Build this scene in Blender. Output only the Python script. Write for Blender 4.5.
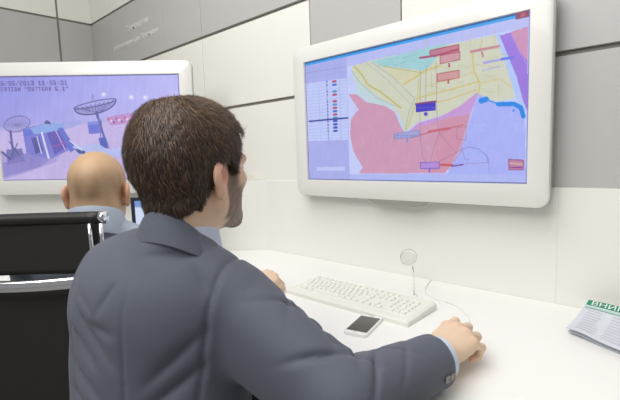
import bpy, bmesh, math, random
import numpy as np
from mathutils import Vector, Matrix

for o in list(bpy.data.objects): bpy.data.objects.remove(o)
scene = bpy.context.scene
C = scene.collection
rng = np.random.default_rng(7)
random.seed(7)

# ------------------------------------------------------------------ camera
CAM = Vector((0.0, 0.0, 1.192))
FPX = 421.7
RX = Vector((0.73845, 0.67340, -0.03502))     # image right in world axes
DN = Vector((0.04785, -0.10413, -0.99341))    # image down
FW = Vector((-0.67261, 0.73191, -0.10912))    # view direction
cd = bpy.data.cameras.new('camera'); cam = bpy.data.objects.new('camera', cd); C.objects.link(cam)
cd.sensor_width = 36.0; cd.lens = FPX/620*36; cd.clip_start = 0.05
m = Matrix.Identity(4)
for i in range(3):
    m[i][0] = RX[i]; m[i][1] = -DN[i]; m[i][2] = -FW[i]; m[i][3] = CAM[i]
cam.matrix_world = m
scene.camera = cam

# ------------------------------------------------------------------ light of the exhibition hall, plus an added wall fill
w = bpy.data.worlds.new('hall'); scene.world = w; w.use_nodes = True
bg = w.node_tree.nodes['Background']; bg.inputs[0].default_value = (1.0, 0.995, 0.985, 1); bg.inputs[1].default_value = 0.27
def area(name, loc, target, sx, sy, power, col=(1, 0.992, 0.975)):
    l = bpy.data.lights.new(name, 'AREA'); l.shape = 'RECTANGLE'; l.size = sx; l.size_y = sy; l.energy = power; l.color = col
    o = bpy.data.objects.new(name, l); C.objects.link(o); o.location = loc
    o.rotation_euler = (Vector(target)-Vector(loc)).to_track_quat('-Z', 'Y').to_euler()
    return o
area('ceiling_or_fill_lamp', (-0.9, 0.05, 3.0), (-0.9, 0.8, 0.8), 2.0, 1.4, 38)
area('ceiling_or_fill_lamp', (-0.5, -1.4, 2.6), (-0.6, 1.3, 1.1), 2.0, 1.0, 33)  # fill added behind the viewpoint to brighten the long wall, not a known fixture

vs = scene.view_settings
vs.view_transform = 'Standard'; vs.look = 'None'; vs.exposure = 0.0; vs.gamma = 1.0; vs.use_curve_mapping = False

# ------------------------------------------------------------------ helpers
def s2l(c):
    c = np.asarray(c, float)/255.0
    return np.where(c <= 0.04045, c/12.92, ((c+0.055)/1.055)**2.4)
def L3(r, g, b):
    v = s2l((r, g, b)); return (float(v[0]), float(v[1]), float(v[2]), 1.0)

def mat(name, col, rough=0.5, metal=0.0, noise=0.04, scale=30.0, bump=0.0, bscale=200.0, coat=0.0, sheen=0.0, trans=0.0, attr=None, spec=0.5, emis=None, estr=0.0, stretch=None, sss=0.0):
    M = bpy.data.materials.new(name); M.use_nodes = True
    nt = M.node_tree; b = nt.nodes['Principled BSDF']
    b.inputs['Roughness'].default_value = rough; b.inputs['Metallic'].default_value = metal
    b.inputs['Coat Weight'].default_value = coat; b.inputs['Sheen Weight'].default_value = sheen
    b.inputs['Transmission Weight'].default_value = trans; b.inputs['Specular IOR Level'].default_value = spec
    if sss: b.inputs['Subsurface Weight'].default_value = sss; b.inputs['Subsurface Radius'].default_value = (0.01, 0.004, 0.002)
    tc = nt.nodes.new('ShaderNodeTexCoord'); mp = nt.nodes.new('ShaderNodeMapping')
    nt.links.new(tc.outputs['Object'], mp.inputs['Vector'])
    if stretch: mp.inputs['Scale'].default_value = stretch
    n = nt.nodes.new('ShaderNodeTexNoise'); n.inputs['Scale'].default_value = scale; n.inputs['Detail'].default_value = 4
    nt.links.new(mp.outputs[0], n.inputs['Vector'])
    mr = nt.nodes.new('ShaderNodeMapRange'); mr.inputs[3].default_value = 1-noise; mr.inputs[4].default_value = 1+noise
    nt.links.new(n.outputs['Fac'], mr.inputs[0])
    mx = nt.nodes.new('ShaderNodeMix'); mx.data_type = 'RGBA'; mx.blend_type = 'MULTIPLY'; mx.inputs[0].default_value = 1.0
    if attr:
        a = nt.nodes.new('ShaderNodeAttribute'); a.attribute_name = attr; nt.links.new(a.outputs['Color'], mx.inputs[6])
    else:
        mx.inputs[6].default_value = col
    nt.links.new(mr.outputs[0], mx.inputs[7])
    nt.links.new(mx.outputs[2], b.inputs['Base Color'])
    if emis == 'attr':
        nt.links.new(a.outputs['Color'], b.inputs['Emission Color']); b.inputs['Emission Strength'].default_value = estr
        nt.links.remove(b.inputs['Base Color'].links[0]); b.inputs['Base Color'].default_value = (0.01, 0.01, 0.012, 1)
    if bump:
        n2 = nt.nodes.new('ShaderNodeTexNoise'); n2.inputs['Scale'].default_value = bscale; n2.inputs['Detail'].default_value = 3
        nt.links.new(mp.outputs[0], n2.inputs['Vector'])
        bp = nt.nodes.new('ShaderNodeBump'); bp.inputs['Strength'].default_value = bump; bp.inputs['Distance'].default_value = 0.002
        nt.links.new(n2.outputs['Fac'], bp.inputs['Height']); nt.links.new(bp.outputs[0], b.inputs['Normal'])
    return M

M = {}
M['white_panel'] = mat('white_panel', L3(238, 236, 228), 0.35, noise=0.015, scale=3)
M['grey_panel'] = mat('grey_panel', L3(188, 187, 184), 0.4, noise=0.02, scale=4)
M['joint'] = mat('joint', L3(140, 136, 130), 0.7)
M['splash'] = mat('splash_white', L3(238, 238, 231), 0.22, noise=0.01, scale=3)
M['desk'] = mat('desk_white', L3(245, 244, 240), 0.32, noise=0.008, scale=3)
M['floor'] = mat('floor_carpet', L3(150, 148, 146), 0.9, noise=0.12, scale=120, bump=0.4, bscale=400)
M['bezel'] = mat('bezel_white', L3(230, 229, 223), 0.25, noise=0.01, coat=0.3)
M['edge_grey'] = mat('edge_grey', L3(170, 168, 165), 0.35, metal=0.3)
M['tab_grey'] = mat('tab_grey', L3(150, 147, 140), 0.4)
M['tv_back'] = mat('tv_back', L3(205, 205, 203), 0.45)
M['screen'] = mat('lit_screen', None, 0.35, attr='Col', emis='attr', estr=1.0, spec=0.25)
M['steel'] = mat('brushed_steel', L3(150, 150, 150), 0.35, metal=1.0, noise=0.08)
M['chrome'] = mat('chrome', L3(235, 237, 240), 0.08, metal=1.0, noise=0.01)
M['black_leather'] = mat('black_leather', L3(34, 32, 32), 0.42, noise=0.15, scale=60, bump=0.25, bscale=350)
M['black_mesh'] = mat('black_mesh', L3(33, 31, 30), 0.75, noise=0.25, scale=300, bump=0.4, bscale=900)
M['black_plastic'] = mat('black_plastic', L3(28, 28, 30), 0.4)
M['kb_body'] = mat('keyboard_ivory', L3(236, 235, 226), 0.4, noise=0.01)
M['kb_key'] = mat('key_ivory', L3(240, 239, 231), 0.45, noise=0.015)
M['phone_white'] = mat('phone_white', L3(240, 240, 238), 0.2)
M['phone_glass'] = mat('phone_glass', L3(84, 82, 80), 0.12, noise=0.05, coat=0.5)
M['mouse'] = mat('mouse_white', L3(244, 243, 238), 0.25, noise=0.01)
M['cable'] = mat('cable_white', L3(240, 239, 233), 0.5)
M['clear'] = mat('clear_plastic', L3(250, 250, 247), 0.06, trans=0.92, noise=0.0)
M['paper'] = mat('newsprint', L3(214, 218, 226), 0.8, noise=0.05, scale=160)
M['print_green'] = mat('print_green', L3(38, 140, 104), 0.75, noise=0.08, scale=200)
M['print_pale'] = mat('print_pale_green', L3(170, 215, 200), 0.8)
M['print_grey'] = mat('print_grey', L3(198, 202, 211), 0.8, noise=0.2, scale=500)
M['print_white'] = mat('print_white', L3(245, 246, 245), 0.7)
M['wall_letter'] = mat('wall_letter', L3(236, 234, 230), 0.5)
M['navy_bezel'] = mat('navy_bezel', L3(38, 42, 58), 0.4)
M['skin'] = mat('skin', None, 0.48, attr='Col', noise=0.06, scale=70, bump=0.12, bscale=500, sss=0.06)
M['hair'] = mat('hair_brown', None, 0.5, attr='Col', noise=0.1, scale=200)
M['shirt_blue'] = mat('shirt_pale_blue', L3(206, 218, 238), 0.75, noise=0.03, bump=0.15, bscale=900)
M['shirt_grey'] = mat('shirt_grey_blue', L3(160, 170, 184), 0.8, noise=0.05, bump=0.2, bscale=700)
M['trousers'] = mat('trousers_charcoal', L3(70, 73, 84), 0.85, noise=0.1)
M['shoe'] = mat('shoe_black', L3(30, 28, 28), 0.3)
M['button'] = mat('horn_button', L3(92, 88, 80), 0.22, noise=0.35, scale=400, coat=0.6)
M['eye'] = mat('eye_white', L3(225, 220, 215), 0.15)
M['iris'] = mat('iris_brown', L3(70, 48, 34), 0.15)

def suit_material():
    m_ = mat('suit_wool', L3(86, 91, 104), 0.68, noise=0.12, scale=420, bump=0.3, bscale=1300, sheen=0.1)
    nt = m_.node_tree; b = nt.nodes['Principled BSDF']
    tc = nt.nodes.new('ShaderNodeTexCoord'); wv = nt.nodes.new('ShaderNodeTexWave')
    wv.inputs['Scale'].default_value = 75; wv.inputs['Distortion'].default_value = 0.6; wv.bands_direction = 'X'
    nt.links.new(tc.outputs['Object'], wv.inputs['Vector'])
    mr = nt.nodes.new('ShaderNodeMapRange'); mr.inputs[3].default_value = 0.985; mr.inputs[4].default_value = 1.015
    nt.links.new(wv.outputs['Fac'], mr.inputs[0])
    mx = nt.nodes.new('ShaderNodeMix'); mx.data_type = 'RGBA'; mx.blend_type = 'MULTIPLY'; mx.inputs[0].default_value = 1
    src = b.inputs['Base Color'].links[0].from_socket
    nt.links.new(src, mx.inputs[6]); nt.links.new(mr.outputs[0], mx.inputs[7]); nt.links.new(mx.outputs[2], b.inputs['Base Color'])
    return m_
M['suit'] = suit_material()

def link(o, parent=None):
    C.objects.link(o)
    if parent: o.parent = parent
    return o
def mesh_obj(name, verts, faces, material, parent=None, smooth=False, cols=None):
    me = bpy.data.meshes.new(name)
    if isinstance(verts, np.ndarray): verts = verts.tolist()
    if isinstance(faces, np.ndarray): faces = faces.tolist()
    me.from_pydata(verts, [], faces)
    if cols is not None:
        ca = me.color_attributes.new('Col', 'FLOAT_COLOR', 'POINT')
        c4 = np.ones((len(verts), 4), np.float32); c4[:, :3] = cols
        ca.data.foreach_set('color', c4.ravel())
    if smooth: me.polygons.foreach_set('use_smooth', [True]*len(me.polygons))
    me.materials.append(material); me.update()
    return link(bpy.data.objects.new(name, me), parent)
def from_bm(name, bm, material, parent=None, smooth=False, loc=None, rot=None):
    me = bpy.data.meshes.new(name); bmesh.ops.recalc_face_normals(bm, faces=bm.faces); bm.to_mesh(me); bm.free()
    if smooth:
        me.polygons.foreach_set('use_smooth', [True]*len(me.polygons))
    me.materials.append(material)
    o = link(bpy.data.objects.new(name, me), parent)
    if loc is not None: o.location = loc
    if rot is not None: o.rotation_euler = rot
    return o
def bm_box(bm, lo, hi, bev=0.0, seg=2):
    lo = Vector(lo); hi = Vector(hi)
    r = bmesh.ops.create_cube(bm, size=1.0)
    for v in r['verts']:
        v.co = Vector(((v.co.x+.5)*(hi.x-lo.x)+lo.x, (v.co.y+.5)*(hi.y-lo.y)+lo.y, (v.co.z+.5)*(hi.z-lo.z)+lo.z))
    if bev > 0:
        es = list({e for v in r['verts'] for e in v.link_edges})
        bmesh.ops.bevel(bm, geom=es, offset=bev, segments=seg, affect='EDGES', profile=0.5)
def box(name, lo, hi, material, parent=None, bev=0.0, seg=2, **k):
    bm = bmesh.new(); bm_box(bm, lo, hi, bev, seg); return from_bm(name, bm, material, parent, **k)
def tube(name, pts, r, material, parent=None, n=10, closed=False, flat=1.0):
    pts = [Vector(p) for p in pts]; V = []; F = []
    rs = r if isinstance(r, (list, tuple)) else [r]*len(pts)
    up = Vector((0, 0, 1)); N = len(pts)
    prev = None
    for i, p in enumerate(pts):
        a = pts[(i-1) % N] if (closed or i > 0) else pts[i]; b = pts[(i+1) % N] if (closed or i < N-1) else pts[i]
        t = (b-a).normalized()
        if prev is None:
            u = t.cross(up); u = u if u.length > 1e-3 else t.cross(Vector((1, 0, 0)))
        else: u = prev - t*prev.dot(t)
        u.normalize(); prev = u; v = t.cross(u)
        for k in range(n):
            an = 2*math.pi*k/n; V.append(p+u*math.cos(an)*rs[i]+v*math.sin(an)*rs[i]*flat)
    segs = N if closed else N-1
    for i in range(segs):
        for k in range(n):
            a = i*n+k; b = i*n+(k+1) % n; c = ((i+1) % N)*n+(k+1) % n; d = ((i+1) % N)*n+k
            F.append((a, b, c, d))
    if not closed: F.append(tuple(range(n))[::-1]); F.append(tuple((N-1)*n+k for k in range(n)))
    return mesh_obj(name, [tuple(v) for v in V], F, material, parent, smooth=True)
def lathe(name, prof, material, parent=None, n=28, loc=None, smooth=True):
    V = []; F = []
    for r, z in prof:
        for k in range(n): a = 2*math.pi*k/n; V.append((r*math.cos(a), r*math.sin(a), z))
    for i in range(len(prof)-1):
        for k in range(n): F.append((i*n+k, i*n+(k+1) % n, (i+1)*n+(k+1) % n, (i+1)*n+k))
    F.append(tuple(range(n))[::-1]); F.append(tuple((len(prof)-1)*n+k for k in range(n)))
    o = mesh_obj(name, V, F, material, parent, smooth=smooth)
    if loc is not None: o.location = loc
    return o
def rr_pts(wd, ht, r, n=8):
    P = []
    for cx, cy, a0 in ((wd/2-r, ht/2-r, 0), (-wd/2+r, ht/2-r, 90), (-wd/2+r, -ht/2+r, 180), (wd/2-r, -ht/2+r, 270)):
        for i in range(n+1):
            a = math.radians(a0+90*i/n); P.append((cx+r*math.cos(a), cy+r*math.sin(a)))
    return P
def prism(name, pts, z0, z1, material, parent=None, bev=0.0, **k):
    bm = bmesh.new(); vs_ = [bm.verts.new((x, y, z0)) for x, y in pts]; f = bm.faces.new(vs_)
    r = bmesh.ops.extrude_face_region(bm, geom=[f])
    for g in r['geom']:
        if isinstance(g, bmesh.types.BMVert): g.co.z = z1
    if bev:
        es = [e for e in bm.edges if abs(e.verts[0].co.z-e.verts[1].co.z) < 1e-6]
        bmesh.ops.bevel(bm, geom=es, offset=bev, segments=2, affect='EDGES', profile=0.5)
    return from_bm(name, bm, material, parent, **k)
def empty(name, loc, rz=0.0):
    o = bpy.data.objects.new(name, None); o.empty_display_size = 0.05; C.objects.link(o); o.location = loc; o.rotation_euler = (0, 0, rz); return o
def tag(o, label, cat, group=None):
    o['label'] = label; o['category'] = cat
    if group: o['group'] = group
    return o
def struct(o, label=None, cat=None):
    o['kind'] = 'structure'
    if label: o['label'] = label
    if cat: o['category'] = cat
    return o
def text_mesh(name, body, size, material, parent, mtx, extrude=0.0006, align='LEFT', shear=0.0):
    cu = bpy.data.curves.new(name, 'FONT'); cu.body = body; cu.size = size; cu.extrude = extrude; cu.align_x = align; cu.shear = shear; cu.resolution_u = 3
    t = bpy.data.objects.new(name+'_tmp', cu); C.objects.link(t)
    dg = bpy.context.evaluated_depsgraph_get(); me = bpy.data.meshes.new_from_object(t.evaluated_get(dg))
    bpy.data.objects.remove(t)
    me.name = name; me.materials.clear(); me.materials.append(material)
    o = link(bpy.data.objects.new(name, me), parent); o.matrix_local = mtx
    return o

# ------------------------------------------------------------------ implicit surfaces -> mesh (surface nets)
def ell(p, c, r):
    q = p-np.array(c, np.float32); r = np.array(r, np.float32)
    k0 = np.sqrt(((q/r)**2).sum(1))+1e-9; k1 = np.sqrt(((q/(r*r))**2).sum(1))+1e-9
    return k0*(k0-1)/k1
def cone(p, a, b, r1, r2=None):
    r2 = r1 if r2 is None else r2
    a = np.array(a, np.float32); b = np.array(b, np.float32); ab = b-a
    t = np.clip(((p-a)@ab)/max(float(ab@ab), 1e-12), 0, 1)
    return np.sqrt(((p-a-t[:, None]*ab)**2).sum(1))-(r1+(r2-r1)*t)
def smin(a, b, k):
    h = np.clip(0.5+0.5*(b-a)/k, 0, 1); return b*(1-h)+a*h-k*h*(1-h)
def smax(a, b, k): return -smin(-a, -b, k)
def sunion(ds, k):
    d = ds[0]
    for e in ds[1:]: d = smin(d, e, k)
    return d
def surfnet(f, lo, hi, h, margin=1.7):
    lo = np.array(lo, float); hi = np.array(hi, float)
    B = 4; nb = np.ceil((hi-lo)/(h*B)).astype(int)
    ci = np.stack(np.meshgrid(*[np.arange(k) for k in nb], indexing='ij'), -1).reshape(-1, 3)
    cc = (lo+(ci*B+1.5)*h).astype(np.float32)
    dc = f(cc)
    near = np.abs(dc) < B*h*0.87*margin
    n = nb*B
    val = np.empty((nb[0], nb[1], nb[2], B, B, B), np.float32)
    val[...] = np.where(dc > 0, 1, -1).reshape(nb)[:, :, :, None, None, None]
    off = np.stack(np.meshgrid(*[np.arange(B)]*3, indexing='ij'), -1).reshape(-1, 3)
    idx = ci[near]
    pts = (lo+(idx[:, None, :]*B+off[None])*h).reshape(-1, 3).astype(np.float32)
    out = np.empty(len(pts), np.float32)
    for s in range(0, len(pts), 400000): out[s:s+400000] = f(pts[s:s+400000])
    val[idx[:, 0], idx[:, 1], idx[:, 2]] = out.reshape(-1, B, B, B)
    val = val.transpose(0, 3, 1, 4, 2, 5).reshape(n)
    ins = val < 0
    cnt = np.zeros(n-1, np.int8)
    for dx in (0, 1):
        for dy in (0, 1):
            for dz in (0, 1):
                cnt += ins[dx:n[0]-1+dx, dy:n[1]-1+dy, dz:n[2]-1+dz]
    act = np.argwhere((cnt > 0) & (cnt < 8))
    corners = [(0,0,0),(1,0,0),(0,1,0),(1,1,0),(0,0,1),(1,0,1),(0,1,1),(1,1,1)]
    cv = np.stack([val[act[:, 0]+a, act[:, 1]+b, act[:, 2]+c] for a, b, c in corners], 1)
    acc = np.zeros((len(act), 3)); num = np.zeros(len(act))
    ca = np.array(corners, float)
    for i in range(8):
        for j in range(i+1, 8):
            if np.abs(ca[i]-ca[j]).sum() != 1: continue
            a, b = cv[:, i], cv[:, j]; mk = (a < 0) != (b < 0)
            t = np.where(mk, a/np.where(mk, a-b, 1), 0)
            acc += np.where(mk[:, None], ca[i]+t[:, None]*(ca[j]-ca[i]), 0); num += mk
    V = lo+(act+acc/num[:, None])*h
    im = -np.ones(n-1, np.int64); im[act[:, 0], act[:, 1], act[:, 2]] = np.arange(len(act))
    F = []
    for ax in range(3):
        b, c = (ax+1) % 3, (ax+2) % 3
        sl0 = [slice(1, n[k]-1) for k in range(3)]; sl1 = list(sl0); sl0[ax] = slice(0, n[ax]-1); sl1[ax] = slice(1, n[ax])
        A = ins[tuple(sl0)]; Bv = ins[tuple(sl1)]
        e = np.argwhere(A != Bv); flip = A[A != Bv]
        st = np.array([1, 1, 1]); st[ax] = 0; e = e+st
        eb = np.eye(3, dtype=int)[b]; ec = np.eye(3, dtype=int)[c]
        q = [im[tuple((e-x).T)] for x in (0*eb, eb, eb+ec, ec)]
        q = np.stack(q, 1); q[~flip] = q[~flip][:, ::-1]
        F.append(q)
    F = np.concatenate(F); F = F[(F >= 0).all(1)]
    return V, F
def project(f, p, it=6, off=0.0):
    p = np.array([p], np.float32); e = 1e-3
    for _ in range(it):
        d = f(p)[0]-off; g = np.array([f(p+np.eye(3, dtype=np.float32)[i]*e)[0]-f(p-np.eye(3, dtype=np.float32)[i]*e)[0] for i in range(3)])
        g /= np.linalg.norm(g)+1e-9; p = (p-g*d).astype(np.float32)
    return p[0], g
def join_parts(parts):
    V = []; F = []; K = []; o = 0
    for v, f, k in parts: V.append(v); F.append(f+o); K.append(k); o += len(v)
    return np.concatenate(V), np.concatenate(F), np.concatenate(K)

# ------------------------------------------------------------------ the room
D = 1.35                      # distance of the long wall
XC = -3.40                    # corner
fl = box('floor', (XC-0.1, -2.2, -0.05), (2.0, D+0.1, 0.0), M['floor']); struct(fl)
rows = [0.0, 0.74, 1.055, 1.438, 1.821, 2.204, 2.587, 2.97]
GH, GV = 0.014, 0.005
wr = box('wall_right', (XC-0.1, D, 0.0), (2.0, D+0.1, 3.0), M['joint']); struct(wr, 'white and grey panelled wall behind the map screen', 'wall')
xs = [XC, -3.08, -2.354, -1.968, -1.196, -0.774, -0.36, 0.42, 1.2, 2.0]
PT = 0.012
for r in range(2, len(rows)-1):
    for i in range(len(xs)-1):
        grey = (r == 4) or (r == 3 and i in (4, 6)) or (r == 2 and i == 6)
        box('panel', (xs[i]+GV/2, D-PT, rows[r]+GH/2), (xs[i+1]-GV/2, D, rows[r+1]-GH/2), M['grey_panel' if grey else 'white_panel'], wr, bev=0.001, seg=1)
for a, b in ((-1.508, -0.28), (-0.28, 0.6), (0.6, 2.0)):
    box('splash_panel', (a+0.0001, D-PT-0.006, 0.0), (b-0.0001, D, 1.074), M['splash'], wr, bev=0.0004, seg=1)
for a, b in ((XC, -2.4), (-2.4, -1.512)):
    box('panel', (a+0.001, D-PT, 0.0), (b-0.001, D, 1.05), M['white_panel'], wr, bev=0.001, seg=1)
wl = box('wall_left', (XC-0.1, -2.2, 0.0), (XC, D, 3.0), M['joint']); struct(wl, 'white and grey panelled wall left of the corner', 'wall')
ys = [D-PT, 1.115, 0.70, -0.10, -0.90, -1.55, -2.2]
lr = [0.0, 1.055]+rows[3:]
for r in range(len(lr)-1):
    for i in range(len(ys)-1):
        grey = abs(lr[r]-1.821) < 1e-3
        box('panel', (XC, ys[i+1]+0.007, lr[r]+GH/2), (XC+PT, ys[i]-0.007 if i else ys[i], lr[r+1]-GH/2), M['grey_panel' if grey else 'white_panel'], wl, bev=0.001, seg=1)
# low diagonal partition behind the second screen
dv = Vector((-0.739, -0.674)); dn = Vector((0.674, -0.739))     # along, toward the viewer
A0 = Vector((-1.5065, D-PT-0.006)); A1 = A0+dv*1.75
wd_ = prism('wall_diagonal', [tuple(A0), tuple(A1), tuple(A1-dn*0.05), tuple(A0-dn*0.05+dv*0.06)], 0.0, 1.074, M['splash']); struct(wd_, 'low white partition set diagonally across the corner', 'wall')

# lettering on the grey panel
tx = empty('wall_lettering', (-3.03, D-PT-0.0008, 1.955)); tag(tx, 'two lines of white italic lettering on the grey wall panel', 'lettering')
RXM = Matrix.Rotation(math.radians(90), 4, 'X')
text_mesh('text_line', 'Технологии', 0.054, M['wall_letter'], tx, Matrix.Translation((0.20, 0, 0.075))@RXM, shear=0.25)
text_mesh('text_line', 'открывающие ваш Потенциал', 0.042, M['wall_letter'], tx, Matrix.Translation((0.0, 0, -0.005))@RXM, shear=0.25)

# ------------------------------------------------------------------ pictures on the screens (flat print, painted per vertex)
class Pic:
    def __init__(s, W, H, corners):            # corners: TL TR BR BL of the drawing frame
        s.W, s.H = W, H
        u, v = np.meshgrid((np.arange(W))/(W-1), (np.arange(H))/(H-1)); s.u, s.v = u, v
        src = [(0, 0), (1, 0), (1, 1), (0, 1)]; A = []; b = []
        for (a, c), (x, y) in zip(src, corners):
            A += [[a, c, 1, 0, 0, 0, -a*x, -c*x], [0, 0, 0, a, c, 1, -a*y, -c*y]]; b += [x, y]
        h = np.append(np.linalg.solve(np.array(A, float), np.array(b, float)), 1)
        den = h[6]*u+h[7]*v+1; s.x = (h[0]*u+h[1]*v+h[2])/den; s.y = (h[3]*u+h[4]*v+h[5])/den
        s.c = np.zeros((H, W, 3))
    def put(s, mk, col, a=1.0):
        mk = np.clip(mk, 0, 1)[..., None]*a; s.c = s.c*(1-mk)+np.array(col, float)*mk
    def poly(s, pts, col, a=1.0):
        ins = np.zeros(s.x.shape, bool); n = len(pts)
        for i in range(n):
            x0, y0 = pts[i]; x1, y1 = pts[(i+1) % n]
            if y0 == y1: continue
            ins ^= ((y0 > s.y) != (y1 > s.y)) & (s.x < (x1-x0)*(s.y-y0)/(y1-y0)+x0)
        s.put(ins.astype(float), col, a)
    def line(s, pts, wd, col, a=1.0):
        d = np.full(s.x.shape, 1e9)
        for (x0, y0), (x1, y1) in zip(pts[:-1], pts[1:]):
            dx, dy = x1-x0, y1-y0; t = np.clip(((s.x-x0)*dx+(s.y-y0)*dy)/(dx*dx+dy*dy+1e-9), 0, 1)
            d = np.minimum(d, np.hypot(s.x-x0-t*dx, s.y-y0-t*dy))
        s.put(np.clip((wd/2-d)/0.4+0.5, 0, 1), col, a)
    def uvbox(s, u0, v0, u1, v1, col, a=1.0): s.put(((s.u >= u0) & (s.u <= u1) & (s.v >= v0) & (s.v <= v1)).astype(float), col, a)
    def dot(s, x, y, r, col, a=1.0): s.put(np.clip((r-np.hypot(s.x-x, s.y-y))/0.5+0.5, 0, 1), col, a)
    def noise(s, amp, f=1.0):
        r = np.random.default_rng(3)
        for k in range(10):
            a, b, ph = r.normal(0, f), r.normal(0, f), r.uniform(0, 6.28); s.c += amp*np.sin(a*s.x+b*s.y+ph)[..., None]

def map_picture():
    P = Pic(430, 242, [(306, 62), (531, 12), (527, 185), (307, 177)])
    P.c[:] = (212, 203, 240)
    P.poly([(347, 66), (528, 28), (526, 178), (347, 174)], (226, 222, 248))
    # yellow, green, pink, lavender districts
    P.poly([(351, 66), (372, 60), (498, 36), (508, 58), (519, 100), (500, 103), (480, 98), (462, 112), (420, 123), (404, 134), (396, 116), (376, 106), (358, 97)], (222, 228, 236))
    P.poly([(352, 66), (372, 60), (496, 36), (506, 60), (515, 98), (498, 102), (479, 96), (460, 110), (418, 121), (404, 131), (399, 114), (380, 102), (360, 92), (354, 80)], (240, 228, 176))
    P.poly([(354, 72), (362, 84), (378, 97), (392, 104), (398, 112), (372, 103), (356, 92)], (222, 232, 214))
    P.poly([(372, 61), (449, 43), (432, 64), (424, 71), (404, 68), (384, 66)], (186, 224, 206))
    P.poly([(385, 66), (424, 72), (402, 86), (392, 78)], (246, 226, 158), .8)
    P.poly([(348, 93), (356, 93), (366, 101), (384, 105), (394, 111), (399, 124), (404, 133), (418, 124), (440, 118), (456, 112), (478, 93), (471, 112), (464, 132), (459, 148), (452, 160), (444, 173), (357, 172), (361, 166), (352, 150), (349, 134), (350, 118), (358, 108)], (238, 160, 168))
    P.poly([(404, 133), (418, 122), (440, 116), (458, 107), (478, 92), (474, 105), (456, 114), (438, 120), (418, 126)], (226, 158, 212))
    P.poly([(456, 109), (478, 93), (470, 114), (462, 116), (450, 116)], (232, 160, 208))
    P.poly([(478, 94), (497, 104), (516, 104), (525, 110), (526, 180), (446, 174), (460, 148), (472, 112)], (196, 190, 246))
    P.poly([(440, 120), (470, 114), (461, 148), (448, 170), (430, 172)], (240, 142, 142), .5)
    # right edge bands
    P.poly([(496, 36), (502, 35), (528, 92), (528, 112), (519, 106)], (206, 214, 248))
    P.poly([(500, 37), (528, 28), (528, 112), (524, 104), (517, 78)], (178, 120, 216))
    P.poly([(511, 33), (529, 28), (528, 62), (520, 52)], (236, 150, 170))
    P.line([(511, 34), (520, 53), (528, 66)], 1.2, (206, 140, 220))
    # streets
    r = np.random.default_rng(11)
    for k in range(26):
        x = r.uniform(420, 500); y = r.uniform(48, 98); a = r.choice([0.08, 1.5, -0.2])+r.normal(0, .1); l = r.uniform(6, 22)
        P.line([(x, y), (x+l*math.cos(a), y-l*math.sin(a))], 0.8, (232, 200, 130), .7)
    for k in range(46):
        x = r.uniform(352, 450); y = r.uniform(108, 168); a = r.uniform(0, 3.14); l = r.uniform(4, 14)
        P.line([(x, y), (x+l*math.cos(a), y-l*math.sin(a))], 0.6, (250, 196, 196), .4)
    for k in range(30):
        x = r.uniform(470, 520); y = r.uniform(112, 168); a = r.uniform(0, 3.14); l = r.uniform(5, 16)
        P.line([(x, y), (x+l*math.cos(a), y-l*math.sin(a))], 0.6, (212, 206, 250), .5)
    for k in range(18):
        x = r.uniform(376, 430); y = r.uniform(55, 66); a = r.uniform(-.4, .6); l = r.uniform(4, 14)
        P.line([(x, y), (x+l*math.cos(a), y-l*math.sin(a))], 0.6, (150, 206, 190), .6)
    P.line([(355, 66), (362, 74), (368, 84), (380, 91), (400, 107)], 1.8, (226, 200, 92))
    P.line([(352, 70), (360, 82), (376, 97), (396, 106)], 0.8, (196, 200, 170))
    P.line([(372, 62), (392, 76), (414, 98), (408, 112), (404, 130)], 1.1, (206, 206, 168))
    P.line([(366, 62), (388, 80), (410, 104)], 0.8, (214, 206, 180))
    P.line([(384, 66), (424, 73)], 1.0, (216, 196, 120))
    P.line([(403, 84), (414, 78), (424, 71), (440, 66)], 1.8, (236, 206, 90))
    P.line([(415, 98), (440, 92), (478, 82)], 1.4, (240, 210, 92))
    P.line([(416, 106), (446, 100), (476, 90)], 1.2, (240, 206, 100))
    P.line([(424, 86), (452, 80), (474, 72)], 1.0, (238, 212, 120))
    P.line([(472, 52), (474, 72), (480, 84), (478, 94)], 1.6, (240, 206, 92))
    P.line([(405, 130), (412, 112), (417, 98), (418, 80)], 1.2, (236, 212, 110))
    P.line([(478, 84), (500, 80), (512, 88)], 1.2, (242, 218, 130))
    # network lines
    for pts in ([(426, 66), (425, 104)], [(436, 62), (436, 104), (437, 130)], [(420, 70), (419, 132), (421, 156), (425, 162)], [(437, 130), (446, 142), (456, 153)], [(438, 132), (432, 150), (429, 162)],
                [(438, 161), (450, 155), (461, 149)], [(461, 149), (464, 159), (468, 160)], [(461, 149), (458, 155), (452, 162)], [(456, 128), (466, 126), (465, 140), (456, 139), (456, 128)], [(488, 158), (488, 172)], [(464, 164), (487, 163)]):
        P.line(pts, 0.6, (176, 110, 120), .6)
    P.line([(461+0, 149), (468, 147), (478, 149), (486, 156), (488, 164)], 0.7, (130, 120, 200), .8)
    P.line([(410, 137), (428, 132), (462, 125)], 1.1, (226, 96, 84))
    P.line([(428, 131), (449, 128)], 2.4, (232, 100, 96))
    # water
    P.line([(481, 101), (486, 99.5)], 5.5, (40, 140, 226)); P.line([(486, 100), (498, 104)], 1.4, (70, 140, 226))
    P.line([(498, 104.5), (514, 104.5), (521, 108), (523.5, 117)], 4.6, (40, 140, 226)); P.dot(513.5, 111, 1.2, (50, 140, 226))
    # callouts
    def call(pts, fill, edge, ptr=None, a=.75):
        P.poly(pts, fill, a); P.line(pts+[pts[0]], 0.8, edge)
        if ptr: P.line([ptr, (ptr[0], ptr[1]-3)], 1.8, edge)
    call([(430, 51), (459, 45), (459, 53), (430, 57)], (226, 92, 98), (186, 60, 70))
    P.line([(420, 58), (436, 56), (458, 50)], 2.0, (196, 70, 84))
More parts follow.
